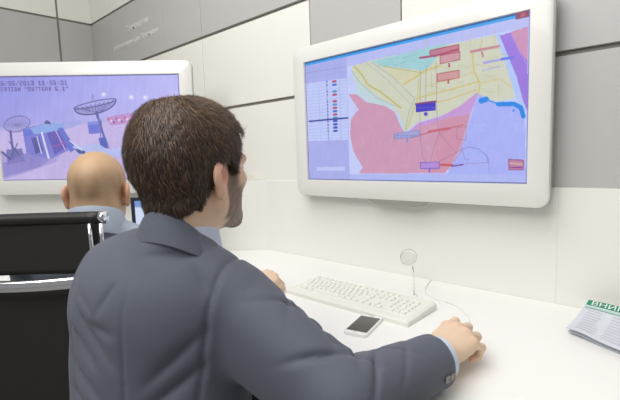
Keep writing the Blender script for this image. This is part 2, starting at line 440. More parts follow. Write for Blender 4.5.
    call([(440, 56), (460, 52.5), (460, 60), (440, 64)], (238, 140, 136), (196, 80, 84), (449, 67))
    call([(437, 74), (459, 70.5), (459, 78), (437, 81.5)], (240, 140, 120), (206, 90, 80), (448, 83))
    P.line([(471, 52.5), (499, 47)], 2.6, (226, 138, 124)); P.line([(482, 53), (483, 57)], 2, (224, 130, 120))
    P.line([(484, 63.5), (502, 60)], 2.2, (190, 168, 222)); P.line([(502, 60), (513, 58.5)], 2.6, (120, 116, 220)); P.line([(482, 71), (500, 67)], 1.0, (200, 180, 220))
    P.poly([(415, 104), (435, 101.5), (435, 110), (415, 112)], (74, 48, 178)); P.line([(415, 103.5), (435, 101)], 1.6, (150, 50, 90)); P.dot(425, 113.5, 2.0, (90, 66, 190))
    for k in range(4): P.line([(417+k*4.6, 107.5), (420+k*4.6, 107)], 0.8, (120, 90, 220))
    call([(393, 133), (418, 129.5), (418, 135.5), (393, 138)], (176, 176, 214), (140, 150, 200), (406, 141))
    for k in range(5): P.line([(395+k*4.6, 135), (398+k*4.6, 134.4)], 0.8, (120, 130, 190))
    call([(419, 162), (438, 161.5), (438, 168), (419, 168)], (196, 140, 224), (140, 90, 190), (428, 171))
    P.line([(439, 164.5), (451, 165)], 2.6, (230, 90, 70)); P.line([(451, 166), (462, 164.5)], 1.6, (150, 80, 150))
    call([(508.5, 160), (523.5, 161), (523.5, 171), (508.5, 170.5)], (226, 110, 120), (170, 70, 90)); P.line([(510, 164), (522, 165)], 1.6, (244, 190, 130)); P.line([(510, 168), (522, 168.6)], 1.2, (150, 60, 120))
    # interface
    P.poly([(300, 172), (347, 172.5), (447, 173.5), (535, 177), (535, 195), (300, 190)], (204, 198, 242))
    P.poly([(300, 60), (347.5, 54), (347.5, 180), (300, 180)], (196, 186, 232))
    P.poly([(306.5, 82.5), (347, 77), (347, 138), (306.5, 139)], (224, 220, 248))
    P.line([(306, 72), (346, 66)], 0.7, (176, 164, 206)); P.line([(306, 77), (346, 71)], 0.5, (186, 176, 216))
    for k in range(18):
        y = 84+k*3.1; P.line([(307, y), (346, y-4.5+k*0.22)], 0.4, (196, 192, 232))
    P.line([(327, 82), (327.5, 138)], 0.6, (120, 120, 170), .7); P.line([(340, 80), (340, 138)], 0.5, (190, 186, 226)); P.line([(319, 82), (319.5, 138)], 0.4, (200, 196, 230))
    for k in range(17):
        y = 80.5+k*3.25
        if k in (2, 5, 16): continue
        P.line([(333.4, y), (335.8, y-0.3)], 2.2, [(206, 70, 84), (90, 110, 190), (206, 70, 84), (96, 150, 190)][k % 4] if k < 12 else (70, 80, 170))
        P.line([(327, y), (327.6, y)], 1.0, (90, 90, 140))
    P.line([(309, 119.4), (347, 116.4)], 1.5, (44, 48, 120))
    P.poly([(315, 165), (343, 164.6), (343, 169), (315, 168.6)], (222, 216, 248))
    P.uvbox(0, 0, 1, .028, (64, 168, 236)); P.uvbox(0, 0, 1, .009, (52, 92, 130)); P.uvbox(.955, .0, 1, .034, (150, 60, 84)); P.uvbox(.97, .008, .985, .026, (226, 80, 70))
    P.uvbox(0, 0, .004, 1, (110, 104, 130)); P.uvbox(.996, 0, 1, 1, (150, 140, 190)); P.uvbox(0, .992, 1, 1, (96, 96, 130))
    P.c = P.c*0.80+np.array((9, 22, 44))
    P.noise(0.5, 0.5)
    return P

GLYPH = {'0':'757','1':'262'}
def station_picture():
    P = Pic(400, 225, [(-1, 77), (180, 77), (180, 179), (-1, 179)])
    g = np.clip((P.x+1)/181, 0, 1)[..., None]; v = np.clip((P.y-77)/102, 0, 1)[..., None]
    P.c = np.array([142, 142, 224])*(1-g)+np.array([186, 184, 242])*g
    P.c += (v-.15)*np.array([38, 30, 8])
    P.poly([(-2, 128), (30, 126), (110, 121), (181, 121), (181, 181), (-2, 181)], (196, 180, 226))
    P.poly([(-2, 150), (22, 152), (60, 146), (56, 160), (20, 172), (-2, 178)], (150, 136, 200), .7)
    P.poly([(40, 181), (60, 150), (100, 140), (181, 150), (181, 181)], (190, 172, 218), .7)
    P.line([(-2, 128), (40, 124), (80, 122), (110, 121)], 3.5, (170, 172, 226), .8)
    P.poly([(48, 124), (80, 120), (82, 124), (62, 130)], (150, 160, 220), .8)
    # left lattice dish with its stand
    for k in range(9):
        a = k*math.pi/9; P.line([(17-12*math.cos(a), 124-7*math.sin(a)), (17+12*math.cos(a), 124+7*math.sin(a))], 0.6, (96, 90, 150), .8)
    el = [(17+13*math.cos(t), 123-7.5*math.sin(t)-0.15*13*math.cos(t)) for t in np.linspace(0, 6.28, 24)]
    P.line(el, 1.0, (96, 92, 150)); P.poly(el, (150, 144, 200), .35)
    P.line([(10, 130), (11, 158)], 2.4, (90, 86, 150)); P.poly([(4, 148), (20, 147), (22, 160), (4, 163)], (96, 96, 160), .9)
    P.line([(4, 163), (16, 142)], 1, (70, 70, 120)); P.line([(20, 160), (8, 140)], 1, (70, 70, 120)); P.line([(-1, 150), (8, 158)], 2, (70, 70, 130))
    # tents
    P.poly([(22, 128), (44, 123), (62, 126), (70, 148), (48, 158), (24, 152)], (112, 112, 200))
    P.poly([(24, 129), (48, 122), (64, 124), (60, 130), (30, 134)], (132, 164, 226)); P.poly([(22, 129), (30, 128), (34, 134), (24, 136)], (92, 110, 206))
    P.poly([(46, 132), (60, 129), (66, 146), (52, 154)], (88, 78, 170)); P.poly([(30, 137), (38, 136), (41, 150), (33, 153)], (70, 74, 140))
    P.poly([(57, 128), (62, 127), (74, 148), (68, 152)], (88, 102, 196))
    P.line([(41, 132), (46, 158)], 1.8, (226, 226, 248)); P.line([(36, 136), (39, 152)], 1.2, (210, 210, 244)); P.line([(55, 130), (63, 149)], 1.0, (206, 176, 216)); P.line([(50, 146), (64, 142)], 1.2, (150, 80, 160))
    P.poly([(-2, 162), (24, 152), (48, 158), (36, 166), (-2, 176)], (122, 116, 188), .7)
    P.poly([(44, 123), (46, 119.5), (50, 121), (51, 124)], (78, 72, 120))
    # vehicles on the right
    P.poly([(106, 118), (120, 115), (150, 112), (160, 120), (110, 126)], (186, 120, 176), .7)
    for k in range(16): P.dot(108+k*2.7, 121-0.25*k+(k % 3)*1.6-1, 1.3, [(206, 86, 130), (226, 200, 236), (150, 80, 150)][k % 3])
    P.poly([(87, 122), (101, 121), (102, 133), (88, 134)], (96, 106, 200)); P.poly([(87, 122), (101, 121), (101, 124), (88, 125)], (120, 130, 216))
    # main dish
    el = [(96+21*math.cos(t), 104.5-2.6*math.sin(t)-0.19*21*math.cos(t)) for t in np.linspace(0, 6.28, 30)]
    bowl = [(75.5, 108.5)]+[(96+20.5*math.cos(t), 105.5+8.5*math.sin(t)-0.19*20.5*math.cos(t)) for t in np.linspace(3.14, 0, 20)]
    P.poly(bowl, (122, 116, 178), .55); P.line(bowl, 1.2, (64, 62, 110)); P.line(el, 0.9, (70, 68, 118))
    for k in range(-4, 5): P.line([(96+k*4.6, 104.5-k*0.9), (96+k*1.6, 112.8-abs(k)*0.3)], 0.6, (80, 78, 130))
    P.line([(93, 102), (94, 95), (96, 103)], 0.5, (110, 106, 170))
    P.line([(97, 113), (98, 118)], 3.0, (84, 84, 150)); P.line([(98, 117), (104, 143)], 2.2, (92, 92, 160)); P.line([(99, 122), (107, 148)], 0.8, (84, 84, 150))
    P.poly([(97, 138), (104, 137), (106, 148), (99, 149)], (64, 84, 176)); P.line([(101, 120), (98, 146)], 0.9, (100, 100, 170))
    P.poly([(70, 146), (96, 143), (106, 150), (128, 146), (132, 156), (80, 158)], (176, 190, 236), .9); P.poly([(72, 148), (82, 150), (84, 154), (76, 153)], (60, 74, 130))
    P.line([(68, 140), (80, 150)], 1.0, (226, 226, 246)); P.poly([(118, 150), (150, 146), (160, 156), (128, 158)], (120, 150, 200), .8)
    P.poly([(150, 130), (181, 126), (181, 150), (150, 150)], (200, 190, 232), .6)
    for x, y, r_ in ((105, 95.5, 1.6), (132, 98.5, 1.8), (146, 99, 1.6), (158, 101, 1.4)): P.dot(x, y, r_+1.2, (206, 206, 250), .6); P.dot(x, y, r_*.7, (255, 250, 236))
    # burnt-in clock and caption, 3x5 dot letters
    FONT = {'0':'757 5 5 7','A':'75755'}
    F5 = {'0':['###','# #','# #','# #','###'],'1':[' # ','## ',' # ',' # ','###'],'2':['###','  #','###','#  ','###'],'3':['###','  #','###','  #','###'],'5':['###','#  ','###','  #','###'],'6':['###','#  ','###','# #','###'],
          '/':['  #','  #',' # ','#  ','#  '],':':['   ',' # ','   ',' # ','   '],'.':['   ','   ','   ','   ',' # '],'"':['# #','# #','   ','   ','   '],' ':['   ']*5,
          'S':['###','#  ','###','  #','###'],'T':['###',' # ',' # ',' # ',' # '],'A':['###','# #','###','# #','# #'],'I':['###',' # ',' # ',' # ','###'],'O':['###','# #','# #','# #','###'],'N':['# #','###','###','# #','# #'],'U':['# #','# #','# #','# #','###'],'E':['###','#  ','###','#  ','###'],'M':['# #','###','# #','# #','# #']}
    def txt(s, x, y, cw, ch):
        for i, c in enumerate(s):
            for j, row in enumerate(F5[c]):
                for k, q in enumerate(row):
                    if q == '#': P.put(((np.abs(P.x-(x+i*cw+k*cw/4+cw/8)) < cw/8+.04) & (np.abs(P.y-(y+j*ch/5+ch/10)) < ch/10+.04)).astype(float), (92, 80, 140), .85)
    txt('06/06/2013 11:56:01', 1.5, 81.5, 3.65, 4.2)
    txt('STATION "OUTTEAM 6.1"', 1.0, 87.2, 3.35, 4.2)
    P.uvbox(0, 0, 1, .008, (70, 72, 110)); P.uvbox(0, .992, 1, 1, (80, 80, 130)); P.uvbox(.994, 0, 1, 1, (100, 100, 170))
    P.c = P.c*0.80+np.array((188, 184, 236))*0.20
    P.noise(0.8, 0.4)
    return P

def make_tv(name, pic, loc, rot, label, gain):
    t = empty(name, loc); t.rotation_mode = 'QUATERNION'; t.rotation_quaternion = rot; tag(t, label, 'television')
    SW, SH = 0.824, 0.464; BL, BR, BT, BB = 0.061, 0.058, 0.061, 0.068
    # local frame: x right, z up, y into the wall; screen plane y = 0
    W, H = SW+BL+BR, SH+BT+BB; cx = (BR-BL)/2; cz = (BT-BB)/2
    out = rr_pts(W, H, 0.034, 8); n = len(out); V = []; F = []
    def ring(sc_w, sc_h, r, y):
        V.extend([(x+cx, y, z+cz) for x, z in rr_pts(sc_w, sc_h, r, 8)])
    ring(W, H, 0.034, 0.006); ring(W-0.004, H-0.004, 0.033, -0.004); ring(W-0.014, H-0.014, 0.028, -0.007)
    inn = []
    # inner opening, matched one to one with the outer ring
    for i, (x, z) in enumerate(out):
        q = i//9; sx = 1 if q in (0, 3) else -1; sz = 1 if q in (0, 1) else -1
        inn.append((sx*SW/2, sz*SH/2))
    V.extend([(x*1.004, -0.006, z*1.006) for x, z in inn]); V.extend([(x, 0.002, z) for x, z in inn])
    for r in range(4):
        for i in range(n): j = (i+1) % n; F.append((r*n+i, r*n+j, (r+1)*n+j, (r+1)*n+i))
    bz = mesh_obj('bezel', V, F, M['bezel'], t)
    bm = bmesh.new(); bm.from_mesh(bz.data); bmesh.ops.remove_doubles(bm, verts=bm.verts, dist=1e-6); bmesh.ops.dissolve_degenerate(bm, edges=bm.edges, dist=1e-6); bmesh.ops.recalc_face_normals(bm, faces=bm.faces); bm.to_mesh(bz.data); bm.free()
    bz.data.polygons.foreach_set('use_smooth', [True]*len(bz.data.polygons))
    bz.modifiers.new('edge', 'EDGE_SPLIT').split_angle = math.radians(35)
    def slab(nm, w_, h_, r_, y0, y1, m_):
        P2 = rr_pts(w_, h_, r_, 8); k = len(P2)
        VV = [(x+cx, y0, z+cz) for x, z in P2]+[(x+cx, y1, z+cz) for x, z in P2]
        FF = [(i, (i+1) % k, k+(i+1) % k, k+i) for i in range(k)]+[tuple(range(k))[::-1], tuple(range(k, 2*k))]
        return mesh_obj(nm, VV, FF, m_, t)
    slab('side_trim', W+0.002, H+0.002, 0.035, 0.0062, 0.018, M['edge_grey'])
    slab('back_shell', W-0.012, H-0.012, 0.03, 0.018, 0.046, M['tv_back'])
    slab('wall_mount', 0.30, 0.22, 0.01, 0.046, 0.0675, M['steel'])
    tab = mesh_obj('sensor_tab', *tab_mesh(cx, -SH/2-BB), M['tab_grey'], t)
    Hh, Ww = pic.H, pic.W
    Vs = np.stack([(pic.u-.5)*SW, np.full(pic.u.shape, 0.0015), (.5-pic.v)*SH], -1).reshape(-1, 3)
    ii = np.arange(Hh*Ww).reshape(Hh, Ww)
    Fs = np.stack([ii[:-1, :-1], ii[1:, :-1], ii[1:, 1:], ii[:-1, 1:]], -1).reshape(-1, 4)
    sc = mesh_obj('screen', Vs, Fs, M['screen'], t, cols=s2l(np.clip(pic.c, 0, 255)).reshape(-1, 3)*gain)
    return t
def tab_mesh(cx, z):
    pts = [(-0.120, 0.0), (-0.092, -0.015), (-0.075, -0.018), (0.075, -0.018), (0.092, -0.015), (0.120, 0.0)]
    V = [(x+cx, -0.004, z+d+0.002) for x, d in pts]+[(x+cx, 0.017, z+d+0.002) for x, d in pts]; k = len(pts)
    F = [tuple(range(k)), tuple(range(k, 2*k))[::-1]]+[(i, k+i, k+(i+1) % k, (i+1) % k) for i in range(k)]
    return V, F
TVY = D-PT-0.068
sc_ = TVY/1.0
make_tv('wall_television', map_picture(), (-0.597*TVY, TVY, CAM.z+0.1005*TVY), Matrix.Rotation(0, 4, 'Z').to_quaternion(), 'white framed wall television showing a coloured district map', 1.02)
q = Matrix.Rotation(math.radians(42.4), 4, 'Z')@Matrix.Rotation(math.radians(1.2), 4, 'Y')
make_tv('corner_television', station_picture(), (-2.032, 0.7595, 1.342), q.to_quaternion(), 'white framed corner television showing satellite dishes and tents', 1.0)

# ------------------------------------------------------------------ desk
def arc(pts, rad, n=8):
    out = []; N = len(pts)
    for i, p in enumerate(pts):
        p = Vector(p[:2]); r = rad[i]
        if r <= 0: out.append(tuple(p)); continue
        a = (Vector(pts[i-1])-p).normalized(); b = (Vector(pts[(i+1) % N])-p).normalized()
        s = p+a*r; e = p+b*r
        for k in range(n+1):
            t = k/n; out.append(tuple(s*(1-t)**2+p*2*t*(1-t)+e*t*t))
    return out
Wy = D-PT-0.0065
P0 = A0+Vector((0.0, -0.001)); E1 = A1+dn*0.001
dp = [(1.5, Wy), (1.5, 0.64), (-0.86, 0.64), (-1.235, 0.985), tuple(E1+dn*0.44), tuple(E1), tuple(A0+dn*0.001+Vector((0, 0.0)))]
dk = empty('desk', (-0.4, 0.95, 0)); tag(dk, 'long white worktop running along the wall under the map screen', 'desk')
sh = lambda pts: [(x+0.4, y-0.95) for x, y in pts]
prism('worktop', sh(arc(dp, [0, .02, .12, .12, .02, 0, 0])), 0.70, 0.74, M['desk'], dk, bev=0.003)
for x, y in ((1.4, 0.95), (-0.25, 0.98), (-1.55, 1.02)):
    box('leg_panel', (x+0.4-0.02, y-0.95-0.18, 0.0), (x+0.4+0.02, y-0.95+0.22, 0.70), M['splash'], dk, bev=0.002)

# ------------------------------------------------------------------ things on the desk
DZ = 0.74
def make_keyboard():
    k = empty('keyboard', (-0.752, 1.008, DZ), math.radians(-0.5)); tag(k, 'ivory white full-size computer keyboard lying on the desk', 'keyboard')
    w2, d2 = 0.226, 0.082
    bm = bmesh.new()
    # wedge body: low front with palm edge, high back
    sec = [(-d2, 0.000), (-d2, 0.011), (-d2+0.006, 0.015), (-d2+0.026, 0.0155), (d2-0.006, 0.022), (d2, 0.019), (d2, 0.002)]
    P1 = []
    for sx, ins in ((-1, 0.0), (-1, -0.006), (1, -0.006), (1, 0.0)):
        pass
    st = [(-w2, 0.82), (-w2+0.006, 1.0), (w2-0.006, 1.0), (w2, 0.82)]
    rings = []
    for x, s in st: rings.append([bm.verts.new((x, y*(0.975 if s < 1 else 1), z*s)) for y, z in sec])
    for a, b in zip(rings[:-1], rings[1:]):
        for i in range(len(sec)): j = (i+1) % len(sec); bm.faces.new((a[i], a[j], b[j], b[i]))
    bm.faces.new(rings[0]); bm.faces.new(rings[-1][::-1])
    from_bm('case', bm, M['kb_body'], k)
    def zt(y): return 0.0155+(y+d2-0.026)/(2*d2-0.032)*0.0065
    tilt = math.atan2(0.0065, 2*d2-0.032)
    u = 0.0183; cache = {}
    def key(x, y, n=1.0):
        wk = u*n-0.0022
        if n not in cache:
            b2 = bmesh.new(); h = u-0.0022
            lo = [b2.verts.new((sx*wk/2, sy*h/2, 0)) for sx, sy in ((-1, -1), (1, -1), (1, 1), (-1, 1))]
            hi = [b2.verts.new((sx*(wk/2-0.002), sy*(h/2-0.002)+0.0006, 0.0062)) for sx, sy in ((-1, -1), (1, -1), (1, 1), (-1, 1))]
            b2.faces.new(hi)
            for i in range(4): j = (i+1) % 4; b2.faces.new((lo[i], lo[j], hi[j], hi[i]))
            o = from_bm('key', b2, M['kb_key'], k); cache[n] = o.data
        else:
            o = link(bpy.data.objects.new('key', cache[n]), k)
        o.location = (x, y, zt(y)-0.0012); o.rotation_euler = (tilt, 0, 0)
    def row(x0, y, ns):
        x = x0
        for n in ns:
            if n < 0: x += -n*u; continue
            key(x+n*u/2, y, n); x += n*u
    x0 = -0.2125; ry = [0.058, 0.034, 0.0155, -0.003, -0.0215, -0.040]
    row(x0, ry[0], [1, -1, 1, 1, 1, 1, -.5, 1, 1, 1, 1, -.5, 1, 1, 1, 1, -.25, 1, 1, 1])
    row(x0, ry[1], [1]*13+[2, -.25, 1, 1, 1, -.25, 1, 1, 1, 1])
    row(x0, ry[2], [1.5]+[1]*12+[1.5, -.25, 1, 1, 1, -.25, 1, 1, 1, 1])
    row(x0, ry[3], [1.75]+[1]*11+[2.25, -3.5, 1, 1, 1, 1])
    row(x0, ry[4], [2.25]+[1]*10+[2.75, -1.25, 1, -1.25, 1, 1, 1, 1])
    row(x0, ry[5], [1.5, 1.25, 1.25, 6, 1.25, 1.25, 1.25, 1.25, -.25, 1, 1, 1, -.25, 2, 1, 1])
make_keyboard()

def make_phone():
    p = empty('smartphone', (-0.618, 0.862, DZ), math.radians(12.8)); tag(p, 'small white smartphone with a dark screen in front of the keyboard', 'phone')
    prism('case', rr_pts(0.062, 0.126, 0.009, 6), 0.0, 0.0082, M['phone_white'], p, bev=0.0012)
    prism('screen', rr_pts(0.055, 0.098, 0.001, 2), 0.0080, 0.0086, M['phone_glass'], p)
    lathe('home_button', [(0.0052, 0.0080), (0.0052, 0.0086), (0.0044, 0.0084)], M['bezel'], p, n=16, loc=(0, -0.0560, 0))
    box('earpiece', (-0.006, 0.0550, 0.0080), (0.006, 0.0565, 0.0085), M['phone_glass'], p)
make_phone()

MOUSE = (-0.388, 0.918)
def make_mouse():
    t = empty('computer_mouse', (MOUSE[0], MOUSE[1], DZ), math.radians(6)); tag(t, 'white computer mouse under the right hand of the suited man', 'mouse')
    f = lambda p: smax(smax(ell(p, (0, 0, 0.002), (0.031, 0.056, 0.034)), -p[:, 2], 0.004), -(np.hypot(np.abs(p[:, 0])-0.06, p[:, 1])-0.0335), 0.006)
    V, F = surfnet(f, (-0.04, -0.065, -0.004), (0.04, 0.065, 0.044), 0.002)
    mesh_obj('shell', V, F, M['mouse'], t, smooth=True)
    tube('scroll_wheel', [(-0.003, 0.028, 0.0265), (0.003, 0.028, 0.0265)], 0.006, M['edge_grey'], t, n=14)
    box('button_gap', (-0.0006, 0.006, 0.02), (0.0006, 0.022, 0.0335), M['edge_grey'], t)
make_mouse()
def bez(pts, n=14):
    out = []; pts = [Vector(p) for p in pts]
    for i in range(len(pts)-1):
        p0 = pts[max(i-1, 0)]; p1 = pts[i]; p2 = pts[i+1]; p3 = pts[min(i+2, len(pts)-1)]
        for k in range(n):
            t = k/n; out.append(0.5*((2*p1)+(p2-p0)*t+(2*p0-5*p1+4*p2-p3)*t*t+(3*p1-p0-3*p2+p3)*t**3))
    out.append(pts[-1]); return out
cb = tube('mouse_cable', bez([(MOUSE[0]-0.006, MOUSE[1]+0.056, DZ+0.006), (-0.405, 1.02, DZ+0.0022), (-0.44, 1.09, DZ+0.0022), (-0.50, 1.145, DZ+0.0022), (-0.575, 1.165, DZ+0.0022), (-0.63, 1.22, DZ+0.0022), (-0.66, 1.32, DZ+0.0022)]), 0.0019, M['cable'], n=8)
tag(cb, 'thin white mouse cable curving from the mouse to the wall', 'cable')

ds = empty('clear_disc_stand', (-0.630, 1.149, DZ)); tag(ds, 'small round clear plastic disc on a thin stem behind the keyboard', 'stand')
lathe('foot', [(0.011, 0.0), (0.011, 0.0015), (0.003, 0.003)], M['mouse'], ds)
tube('stem', [(0, 0, 0.003), (0.0, 0, 0.06), (-0.004, 0, 0.096)], 0.0016, M['clear'], ds, n=8)
dd = lathe('disc', [(0.0245, -0.0015), (0.026, 0.0), (0.0245, 0.0015)], M['clear'], ds, n=36)
dd.matrix_local = Matrix.Translation((-0.018, 0, 0.121))@Matrix.Rotation(math.radians(38), 4, 'Z')@Matrix.Rotation(math.radians(90), 4, 'X')
rg = tube('rim', [(0.026*math.cos(a), 0.026*math.sin(a), 0) for a in np.linspace(0, 2*math.pi, 37)[:-1]], 0.0008, M['cable'], ds, n=6, closed=True); rg.matrix_local = dd.matrix_local.copy()

def make_newspaper():
    t = empty('newspaper', (-0.213, 1.122, DZ)); tag(t, 'folded newspaper with a green masthead at the right of the desk', 'newspaper')
    ex = Vector((0.906, -0.42, 0)); ey = Vector((0.016, 0.176, 0)); Wd = 0.32
    def surf(u, v, lift):      # u along the front edge, v toward the wall
        z = 0.006+lift+0.026*v*v+0.010*math.sin(u*3.0)*v+0.006*math.exp(-((u-0.1)/0.12)**2)*(1-v)
        return ex*(u*Wd)+ey*v+Vector((0, 0, z))
    for k, (lift, du, dv_) in enumerate(((-0.0055, 0.035, 0.05), (-0.003, 0.012, 0.03), (0.0025, 0.03, 0.02), (0.0065, 0.0, 0.0))):
        V = []; F = []; nu, nv = 26, 12
        for lay in (0, 1):
            for j in range(nv+1):
                for i in range(nu+1):
                    p = surf(du+(i/nu)*(1-du), dv_+(j/nv)*(1-dv_), lift); V.append((p.x, p.y, max(p.z, 0.0008)-lay*0.0006))
        n1 = (nu+1)*(nv+1); idx = lambda i, j, l: l*n1+j*(nu+1)+i
        for j in range(nv):
            for i in range(nu):
                F.append((idx(i, j, 0), idx(i+1, j, 0), idx(i+1, j+1, 0), idx(i, j+1, 0))); F.append((idx(i, j, 1), idx(i, j+1, 1), idx(i+1, j+1, 1), idx(i+1, j, 1)))
        for i in range(nu): F.append((idx(i, 0, 0), idx(i, 0, 1), idx(i+1, 0, 1), idx(i+1, 0, 0))); F.append((idx(i, nv, 0), idx(i+1, nv, 0), idx(i+1, nv, 1), idx(i, nv, 1)))
        for j in range(nv): F.append((idx(0, j, 0), idx(0, j+1, 0), idx(0, j+1, 1), idx(0, j, 1))); F.append((idx(nu, j, 0), idx(nu, j, 1), idx(nu, j+1, 1), idx(nu, j+1, 0)))
        mesh_obj('sheet', V, F, M['paper'], t, smooth=False)
    def patch(name, u0, v0, u1, v1, m_, h=0.0007, n=16):
        V = []; F = []
        for i in range(n+1):
            for v in np.linspace(v0, v1, 4):
                p = surf(u0+(u1-u0)*i/n, v, 0.0065+h); V.append(tuple(p))
        for i in range(n):
            for j in range(3): F.append((i*4+j, (i+1)*4+j, (i+1)*4+j+1, i*4+j+1))
        return mesh_obj(name, V, F, m_, t)
    patch('masthead_band', 0.01, 0.86, 0.99, 0.995, M['print_green'])
    patch('masthead_rule', 0.01, 0.795, 0.99, 0.83, M['print_pale']); patch('masthead_rule', 0.01, 0.775, 0.99, 0.785, M['print_green'])
    r = random.Random(4)
    for c in range(5):
        for l in range(9):
            u0 = 0.05+c*0.19; v = 0.70-l*0.075
            patch('text_block', u0, v, u0+0.15*r.uniform(.7, 1), v+0.035, M['print_grey'], 0.0005, 4)
    # masthead letters
    me = text_mesh('masthead_letters', 'ВНИМАНИЕ', 0.030, M['print_white'], t, Matrix.Identity(4), extrude=0.0)
    for v in me.data.vertices:
        uu = 0.04+v.co.x/Wd; vv = 0.875+v.co.y/0.176*0.86
        v.co = surf(uu, min(vv, 0.99), 0.0065+0.0012)
make_newspaper()

def make_small_monitor():
    t = empty('small_monitor', (-1.655, 0.900, DZ), math.radians(40)); tag(t, 'small dark-framed monitor standing on the desk behind the suited man', 'monitor')
    prism('foot', rr_pts(0.16, 0.10, 0.02, 5), 0.0, 0.008, M['navy_bezel'], t, bev=0.001)
    box('neck', (-0.02, 0.005, 0.006), (0.02, 0.02, 0.10), M['navy_bezel'], t, bev=0.003)
    W, H = 0.30, 0.235; z0 = 0.058
    bm = bmesh.new()
    for lo, hi in (((-W/2, -0.012, z0), (-W/2+0.014, 0.006, z0+H)), ((W/2-0.014, -0.012, z0), (W/2, 0.006, z0+H)), ((-W/2+.014, -0.012, z0), (W/2-.014, 0.006, z0+0.016)), ((-W/2+.014, -0.012, z0+H-0.014), (W/2-.014, 0.006, z0+H))):
        bm_box(bm, lo, hi)
    from_bm('frame', bm, M['navy_bezel'], t)
    box('back_shell', (-W/2+.002, 0.006, z0+.002), (W/2-.002, 0.018, z0+H-.002), M['navy_bezel'], t, bev=0.004)
    nx, nz = 40, 26; V = []; cols = []; F = []
    for j in range(nz+1):
        for i in range(nx+1):
            V.append((-W/2+.014+(W-.028)*i/nx, -0.006, z0+0.016+(H-.03)*j/nz))
            c = (206, 216, 240) if j < nz-3 else (120, 150, 210)
            if j < 2: c = (120, 140, 190)
            if i % 10 == 9 and 3 < j < nz-5: c = (170, 186, 220)
            cols.append(c)
    for j in range(nz):
        for i in range(nx): a = j*(nx+1)+i; F.append((a, a+1, a+nx+2, a+nx+1))
    mesh_obj('screen', V, F, M['screen'], t, cols=s2l(np.array(cols)))
make_small_monitor()

# ------------------------------------------------------------------ office chair of the bald man
def make_chair():
    az = math.atan2(0.736, -0.677)-math.pi/2       # local +y = facing
    t = empty('office_chair', (-1.322, 0.272, 0.0), az); tag(t, 'black office chair with chrome rails at the left edge, under the bald man', 'chair')
    W = 0.245
    # back: leans slightly backwards; y = 0 at the top
    def by(z): return 0.02+(1.02-z)*0.03
    def bow(x): return -0.030*(x/W)**2*0-0.0
    def panel(name, z0, z1, m_, th=0.014, hw=W-0.024):
        V = []; F = []; nx, nz = 14, 10
        for lay in (0, 1):
            for j in range(nz+1):
                z = z0+(z1-z0)*j/nz
                for i in range(nx+1):
                    x = -hw+2*hw*i/nx
                    V.append((x, by(z)+0.02*math.cos(x/hw*1.5)-0.01+lay*th, z))
        n1 = (nx+1)*(nz+1); ix = lambda i, j, l: l*n1+j*(nx+1)+i
        for j in range(nz):
            for i in range(nx): F.append((ix(i, j, 0), ix(i+1, j, 0), ix(i+1, j+1, 0), ix(i, j+1, 0))); F.append((ix(i, j, 1), ix(i, j+1, 1), ix(i+1, j+1, 1), ix(i+1, j, 1)))
        for i in range(nx): F.append((ix(i, 0, 0), ix(i, 0, 1), ix(i+1, 0, 1), ix(i+1, 0, 0))); F.append((ix(i, nz, 0), ix(i+1, nz, 0), ix(i+1, nz, 1), ix(i, nz, 1)))
        for j in range(nz): F.append((ix(0, j, 0), ix(0, j+1, 0), ix(0, j+1, 1), ix(0, j, 1))); F.append((ix(nx, j, 0), ix(nx, j, 1), ix(nx, j+1, 1), ix(nx, j+1, 0)))
        return mesh_obj(name, V, F, m_, t, smooth=True)
    panel('backrest', 0.890, 1.035, M['black_mesh'])
    panel('lower_backrest', 0.47, 0.865, M['black_mesh'])
    tube('top_roll', [(x, by(1.04)+0.02*math.cos(x/W*1.4)-0.006, 1.043) for x in np.linspace(-W+0.012, W-0.012, 15)], 0.0165, M['black_leather'], t, n=14)
    for s in (-1, 1):
        tube('roll_cap', [(s*(W-0.014), by(1.04)-0.003, 1.043), (s*(W+0.001), by(1.04)-0.003, 1.043)], 0.0172, M['chrome'], t, n=14)
        for dx in (-0.006, -0.036):
            tube('side_rail', [(s*(W+dx), by(z)-0.022, z) for z in np.linspace(1.030, 0.46, 12)]+[(s*(W+dx), 0.10, 0.435), (s*(W+dx), 0.50, 0.43)], 0.0052, M['chrome'], t, n=8, flat=1.0)
        tube('armrest', [(s*(W+0.012), by(0.70), 0.70), (s*(W+0.02), 0.16, 0.705), (s*(W+0.02), 0.33, 0.70), (s*(W+0.018), 0.37, 0.66), (s*(W+0.012), 0.36, 0.46)], 0.010, M['chrome'], t, n=10)
    tube('cross_bar', [(x, by(0.88)-0.016-0.018*math.cos(x/W*1.5), 0.880-0.010*math.cos(x/W*1.4)) for x in np.linspace(-W+0.01, W-0.01, 15)], 0.0085, M['chrome'], t, n=12, flat=2.0)
    V_ = arc([(-W+.02, 0.06), (W-.02, 0.06), (W-.02, 0.52), (-W+.02, 0.52)], [0.04]*4)
    prism('seat', V_, 0.405, 0.455, M['black_leather'], t, bev=0.014)
    tube('gas_column', [(0, 0.28, 0.40), (0, 0.28, 0.22), (0, 0.28, 0.10)], [0.022, 0.022, 0.03], M['chrome'], t, n=16)
    for k in range(5):
        a = k*2*math.pi/5+0.3; ca, sa = math.cos(a), math.sin(a)
        lg = tube('star_leg', [(0.02*ca, 0.28+0.02*sa, 0.105), (0.15*ca, 0.28+0.15*sa, 0.09), (0.28*ca, 0.28+0.28*sa, 0.07)], [0.02, 0.016, 0.012], M['chrome'], t, n=10)
        px, py = 0.28*ca, 0.28+0.28*sa
        tube('caster', [(px-0.012*sa, py+0.012*ca, 0.027), (px+0.012*sa, py-0.012*ca, 0.027)], 0.027, M['black_plastic'], lg, n=16)
        tube('caster_fork', [(px, py, 0.075), (px, py, 0.045)], 0.008, M['black_plastic'], lg, n=8)
make_chair()

